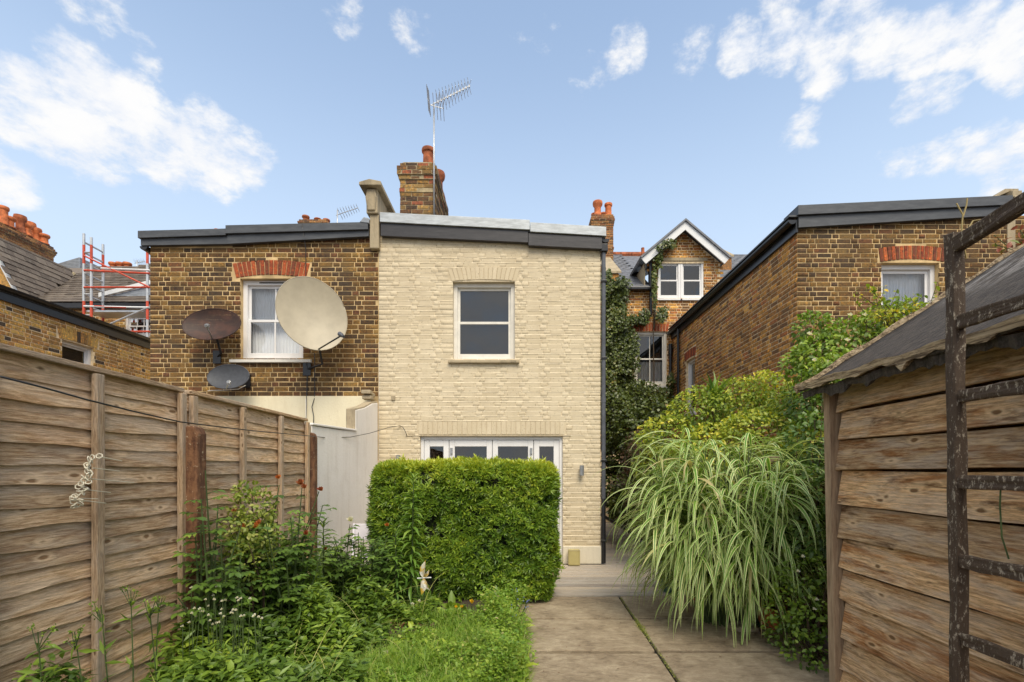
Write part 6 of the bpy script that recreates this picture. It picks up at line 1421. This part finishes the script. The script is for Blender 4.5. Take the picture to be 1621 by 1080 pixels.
def zone_bed(n):
    P = np.stack([rng.uniform(-2.12, -.85, n*2), rng.uniform(1.9, 5.3, n*2)], 1); edge = -1.02 - .22*(P[:, 1] - 3.4) * (P[:, 1] < 4.6) - .05 + .12*np.sin(P[:, 1]*5); edge = np.where(P[:, 1] > 4.5, -.35 - .1*(P[:, 1]-4.5), edge)
    return P[(P[:, 0] < edge)][:n]
ground_cover('dense green herbs and leafy weeds filling the bed', 'herbs', zone_bed, 36000, .052, M['l_mid'], bedh, .36, OVAL, 'bed_herbs')
def zone_bed2(n): P = zone_bed(n); return P
ground_cover('narrow leaved weeds mixed through the bed', 'weeds', zone_bed2, 9000, .085, M['l_rose'], lambda x, y: bedh(x, y)*1.12, .6, LANCE, 'bed_weeds')
def zone_edge(n):
    y = rng.uniform(3.1, 5.25, n); x = -.13 + .05*np.sin(y*4) + rng.normal(size=n)*.085 - .02; return np.stack([np.minimum(x, .12), y], 1)
ground_cover('leafy weeds spilling over the edge of the paving', 'weeds', zone_edge, 8000, .036, M['l_mid'], lambda x, y: .25 + .04*np.sin(y*7), .62, LANCE, 'edge_weeds')
ground_cover('bright small leaved herbs along the paving edge', 'herbs', zone_edge, 4000, .03, M['l_lawn'], lambda x, y: .30 + .04*np.sin(y*9), .45, OVAL, 'edge_herbs')
def zone_lawn(n):
    P = np.stack([rng.uniform(-1.75, .06, n), rng.uniform(2.6, 4.75, n)], 1); bare = .85*np.exp(-(((P[:, 0] + 1.32)/.22)**2 + ((P[:, 1] - 3.85)/.3)**2)) + np.exp(-(((P[:, 0] + .95)/.28)**2 + ((P[:, 1] - 4.42)/.20)**2)) + .8*np.exp(-(((P[:, 0] + 1.2)/.2)**2 + ((P[:, 1] - 4.1)/.3)**2)); return P[rng.random(n) > bare*1.05]
ground_cover('clover and small weeds through the lawn', 'weeds', zone_lawn, 9000, .032, M['l_lawn'], lambda x, y: x*0 + .085, .45, OVAL, 'lawn_weeds')
P = zone_lawn(34000); n = len(P); ln = rng.uniform(.06, .20, n)*(1 + .5*nz(np.stack([P[:, 0], P[:, 1], P[:, 0]*0], 1), 4))
V, F, r_, ac = blades(np.stack([P[:, 0], P[:, 1], np.full(n, .015)], 1), rng.uniform(0, 6.28, n), rng.uniform(.6, 1.5, n), ln, rng.uniform(.003, .006, n), rng.uniform(.2, 1.6, n), 4, np.clip(rng.normal(.5, .2, n) + .25*(rng.random(n) > .9), 0, 1))
V[:, 2] = np.maximum(V[:, 2], .005)
o = link('lawn_grass', np_mesh('lawn_grass', V, F, M['l_lawn'], r_, ac)); tag(o, 'short uneven lawn grass at the front', 'grass'); stuff(o)
n = 130; P = zone_bed(n); V, F, r_, ac = blades(np.stack([P[:, 0], P[:, 1], np.full(len(P), .05)], 1), rng.uniform(0, 6.28, len(P)), rng.uniform(.7, 1.4, len(P)), rng.uniform(.4, .75, len(P)), np.full(len(P), .006), rng.uniform(.5, 1.8, len(P)), 10, np.full(len(P), .93)); V[:, 2] = np.maximum(V[:, 2], .01); V[:, 0] = np.maximum(V[:, 0], -2.13)
o = link('dry_grass', np_mesh('dry_grass', V, F, M['l_lawn'], r_, ac)); tag(o, 'long straw coloured grass stalks arching over the bed', 'grass'); stuff(o)
ground_cover('broad dandelion and dock leaves in the lawn', 'weeds', zone_lawn, 1500, .10, M['l_mid'], lambda x, y: x*0 + .06, .6, leaf_b(.34, .06, .25), 'lawn_docks')
# fallen leaves and litter on bare soil
def zone_litter(n): return np.stack([rng.normal(-1.0, .3, n), rng.normal(4.45, .28, n)], 1)
ground_cover('brown leaf litter on the bare soil before the hedge', 'leaf litter', zone_litter, 420, .035, M['l_red'], lambda x, y: x*0 + .01, .7, OVAL, 'leaf_litter')
def zone_path(n): return np.stack([rng.uniform(.1, 2.2, n), rng.uniform(3.2, 5.6, n)], 1)
ground_cover('scattered fallen leaves on the paving', 'leaf litter', zone_path, 46, .022, M['l_red'], lambda x, y: x*0 + .002, .8, OVAL, 'fallen_leaves')
# moss in the paving joint
lv_ = Leaves(); k = 900; yy = np.concatenate([rng.uniform(3.2, 5.6, 500), rng.normal(4.55, .12, 400)]); P = np.stack([1.115 + .03*(yy - 3.5) + rng.normal(size=k)*.006*(1 + 2.2*np.exp(-((yy-4.55)/.15)**2)), yy, rng.uniform(-.004, .012, k)], 1)
lv_.add(OVAL, P, rdir(k, .6), rdir(k, 1), rng.uniform(.006, .014, k), rng.uniform(.2, .9, k)); o = lv_.build('joint_moss', M['l_olive']); tag(o, 'yellow green moss along the paving joint', 'moss'); stuff(o)
# daisies: a clump by the fence
dz = thing('daisies', 'clump of small white daisies at the foot of the flaking post', 'flowers', (-1.85, 3.1, .05)); st_ = MB()
pm = m_plain('daisy eye', (.62, .42, .04), .7)
for k in range(52):
    p = Vector(wpx(random.gauss(355, 34), random.gauss(968, 20), 2.95 + random.uniform(-.15, .15))); p.x = max(p.x, -2.1); st_.path([(p.x + random.uniform(-.05, .05), p.y + random.uniform(-.04, .04), .05), tuple(p)], .0022, 4)
    flower(dz, tuple(p), .013, M['petal'], 9, face=(random.uniform(-.3, .3), -.5, .8))
st_.build('stalks', M['stem'], dz)
# tall weeds along the near fence
spots = [(60, 1000, 1.98, 'thin weed with umbels in the bottom left corner'), (118, 1000, 2.15, 'weed stem before the near fence panel at left'), (160, 958, 2.3, 'tall weed with dark seed head before the near fence panel'), (207, 935, 2.45, 'tallest thin weed in front of the fence batten'), (236, 955, 2.6, 'slender weed with pale tufts left of the post'), (252, 945, 2.7, 'slender budding weed just left of the flaking post')]
for (x, y, Y, lab) in spots:
    tp = Vector(wpx(x, y, Y)); tp.x = max(tp.x, -2.08); b = Vector((tp.x + random.uniform(.0, .08), tp.y + random.uniform(-.05, .05), .05)); th = thing('tall_weed', lab, 'weed', tuple(b), 'tall weeds by the fence'); lv_ = Leaves(); st_ = MB(); m_ = sway(b, tp, .03); st_.path([b, m_, tp], [.0042, .0034, .002], 5)
    for j in range(16):
        t_ = .2 + .75*random.random(); p = b.lerp(tp, t_); lv_.add(LANCE, np.array(p)[None], rdir(1, .2), rdir(1, 1), random.uniform(.04, .10), random.uniform(.3, .8))
    for j in range(5):
        q = tp + Vector((random.uniform(-.04, .04), random.uniform(-.03, .03), random.uniform(-.06, .02))); st_.path([tp - Vector((0, 0, .08)), q], .002, 4)
        for i in range(8): lv_.add(OVAL, np.array(q)[None] + rng.normal(size=(1, 3))*.006, rdir(1), rdir(1), .014, random.uniform(.2, .9))
    lv_.V = [np.stack([np.maximum(v[:, 0], -2.13), v[:, 1], v[:, 2]], 1) for v in lv_.V]
    lv_.build('leaves', M['l_mid'], th); st_.build('stem', M['stem'], th)
# single flowers in the grass
for (x, y, Y, mt, r, lab) in ((450, 1028, 3.7, 'petal_yel', .026, 'orange yellow marigold low in the bed'), (747, 953, 4.7, 'petal_yel', .03, 'yellow dandelion in front of the hedge, the highest'), (722, 961, 4.65, 'petal_yel', .02, 'small yellow flower in front of the hedge, leftmost'), (731, 961, 4.66, 'petal_yel', .022, 'small yellow flower right beside the leftmost one'), (611, 1052, 3.75, 'petal', .028, 'white dandelion clock in the lawn'), (653, 957, 4.75, 'petal', .022, 'pale spent dandelion below the plastic pinwheel'), (664, 952, 4.78, 'petal', .02, 'pale spent dandelion right of its twin by the lily'), (745, 1036, 3.9, 'petal_red', .024, 'dark red petal scrap in the lawn'), (770, 968, 4.55, 'petal_or', .024, 'orange fallen bloom near the paving edge')):
    p = Vector(wpx(x, y, Y)); p.z = max(p.z, .06); th = thing('flower', lab, 'flower', (p.x, p.y, .02)); flower(th, tuple(p), r, M[mt], 18); MB().path([(p.x, p.y, .01), tuple(p)], .0025, 4).build('stalk', M['stem'], th)
fg = thing('forget_me_nots', 'tiny blue flowers at the edge of the paving', 'flowers', (.05, 4.6, .02)); st_ = MB()
for k in range(18):
    p = Vector((random.uniform(-.12, .13), random.uniform(4.3, 5.0), random.uniform(.14, .27))); flower(fg, tuple(p), .011, M['petal_blue'], 6); st_.path([(min(p.x, -.02), p.y, .01), tuple(p)], .0016, 4)
st_.build('stalks', M['stem'], fg)
# torn plastic pinwheel on a cane
pwl = thing('pinwheel', 'torn gold and clear plastic pinwheel in front of the hedge', 'ornament', (-.955, 4.9, .02)); c = Vector(wpx(671, 914, 4.82)); lv_ = Leaves()
MB().path([(c.x - .005, c.y + .05, .0), (c.x, c.y + .03, c.z + .02)], .006, 6).build('cane', M['stem'], pwl)
m_, t_, b_ = newmat('clear gold plastic'); setin(t_, b_, 'Base Color', MIX(t_, SMOOTH(t_, NOISE(t_, POS(t_), 14, 4), .4, .6), (.62, .40, .06), (.70, .68, .62))); b_.inputs['Roughness'].default_value = .15; b_.inputs['Alpha'].default_value = .9
for (dx, dz, L, tw_) in ((.03, 1, .17, 0), (-.5, .75, .07, 1), (-.05, -1, .17, 1), (.35, -.85, .14, 0), (.4, .5, .10, 1)): lv_.add(leaf_b(.42, .15, .2), np.array(c)[None], np.array([[dx, -.25, dz]]), np.array([[.4*(1 if tw_ else -1), -1, .1]]), L, .5)
lv_.build('vanes', m_, pwl); MB().path([(c.x - .065, c.y, c.z - .01), (c.x + .075, c.y - .01, c.z)], .006, 6).build('axle', M['white_paint'], pwl)
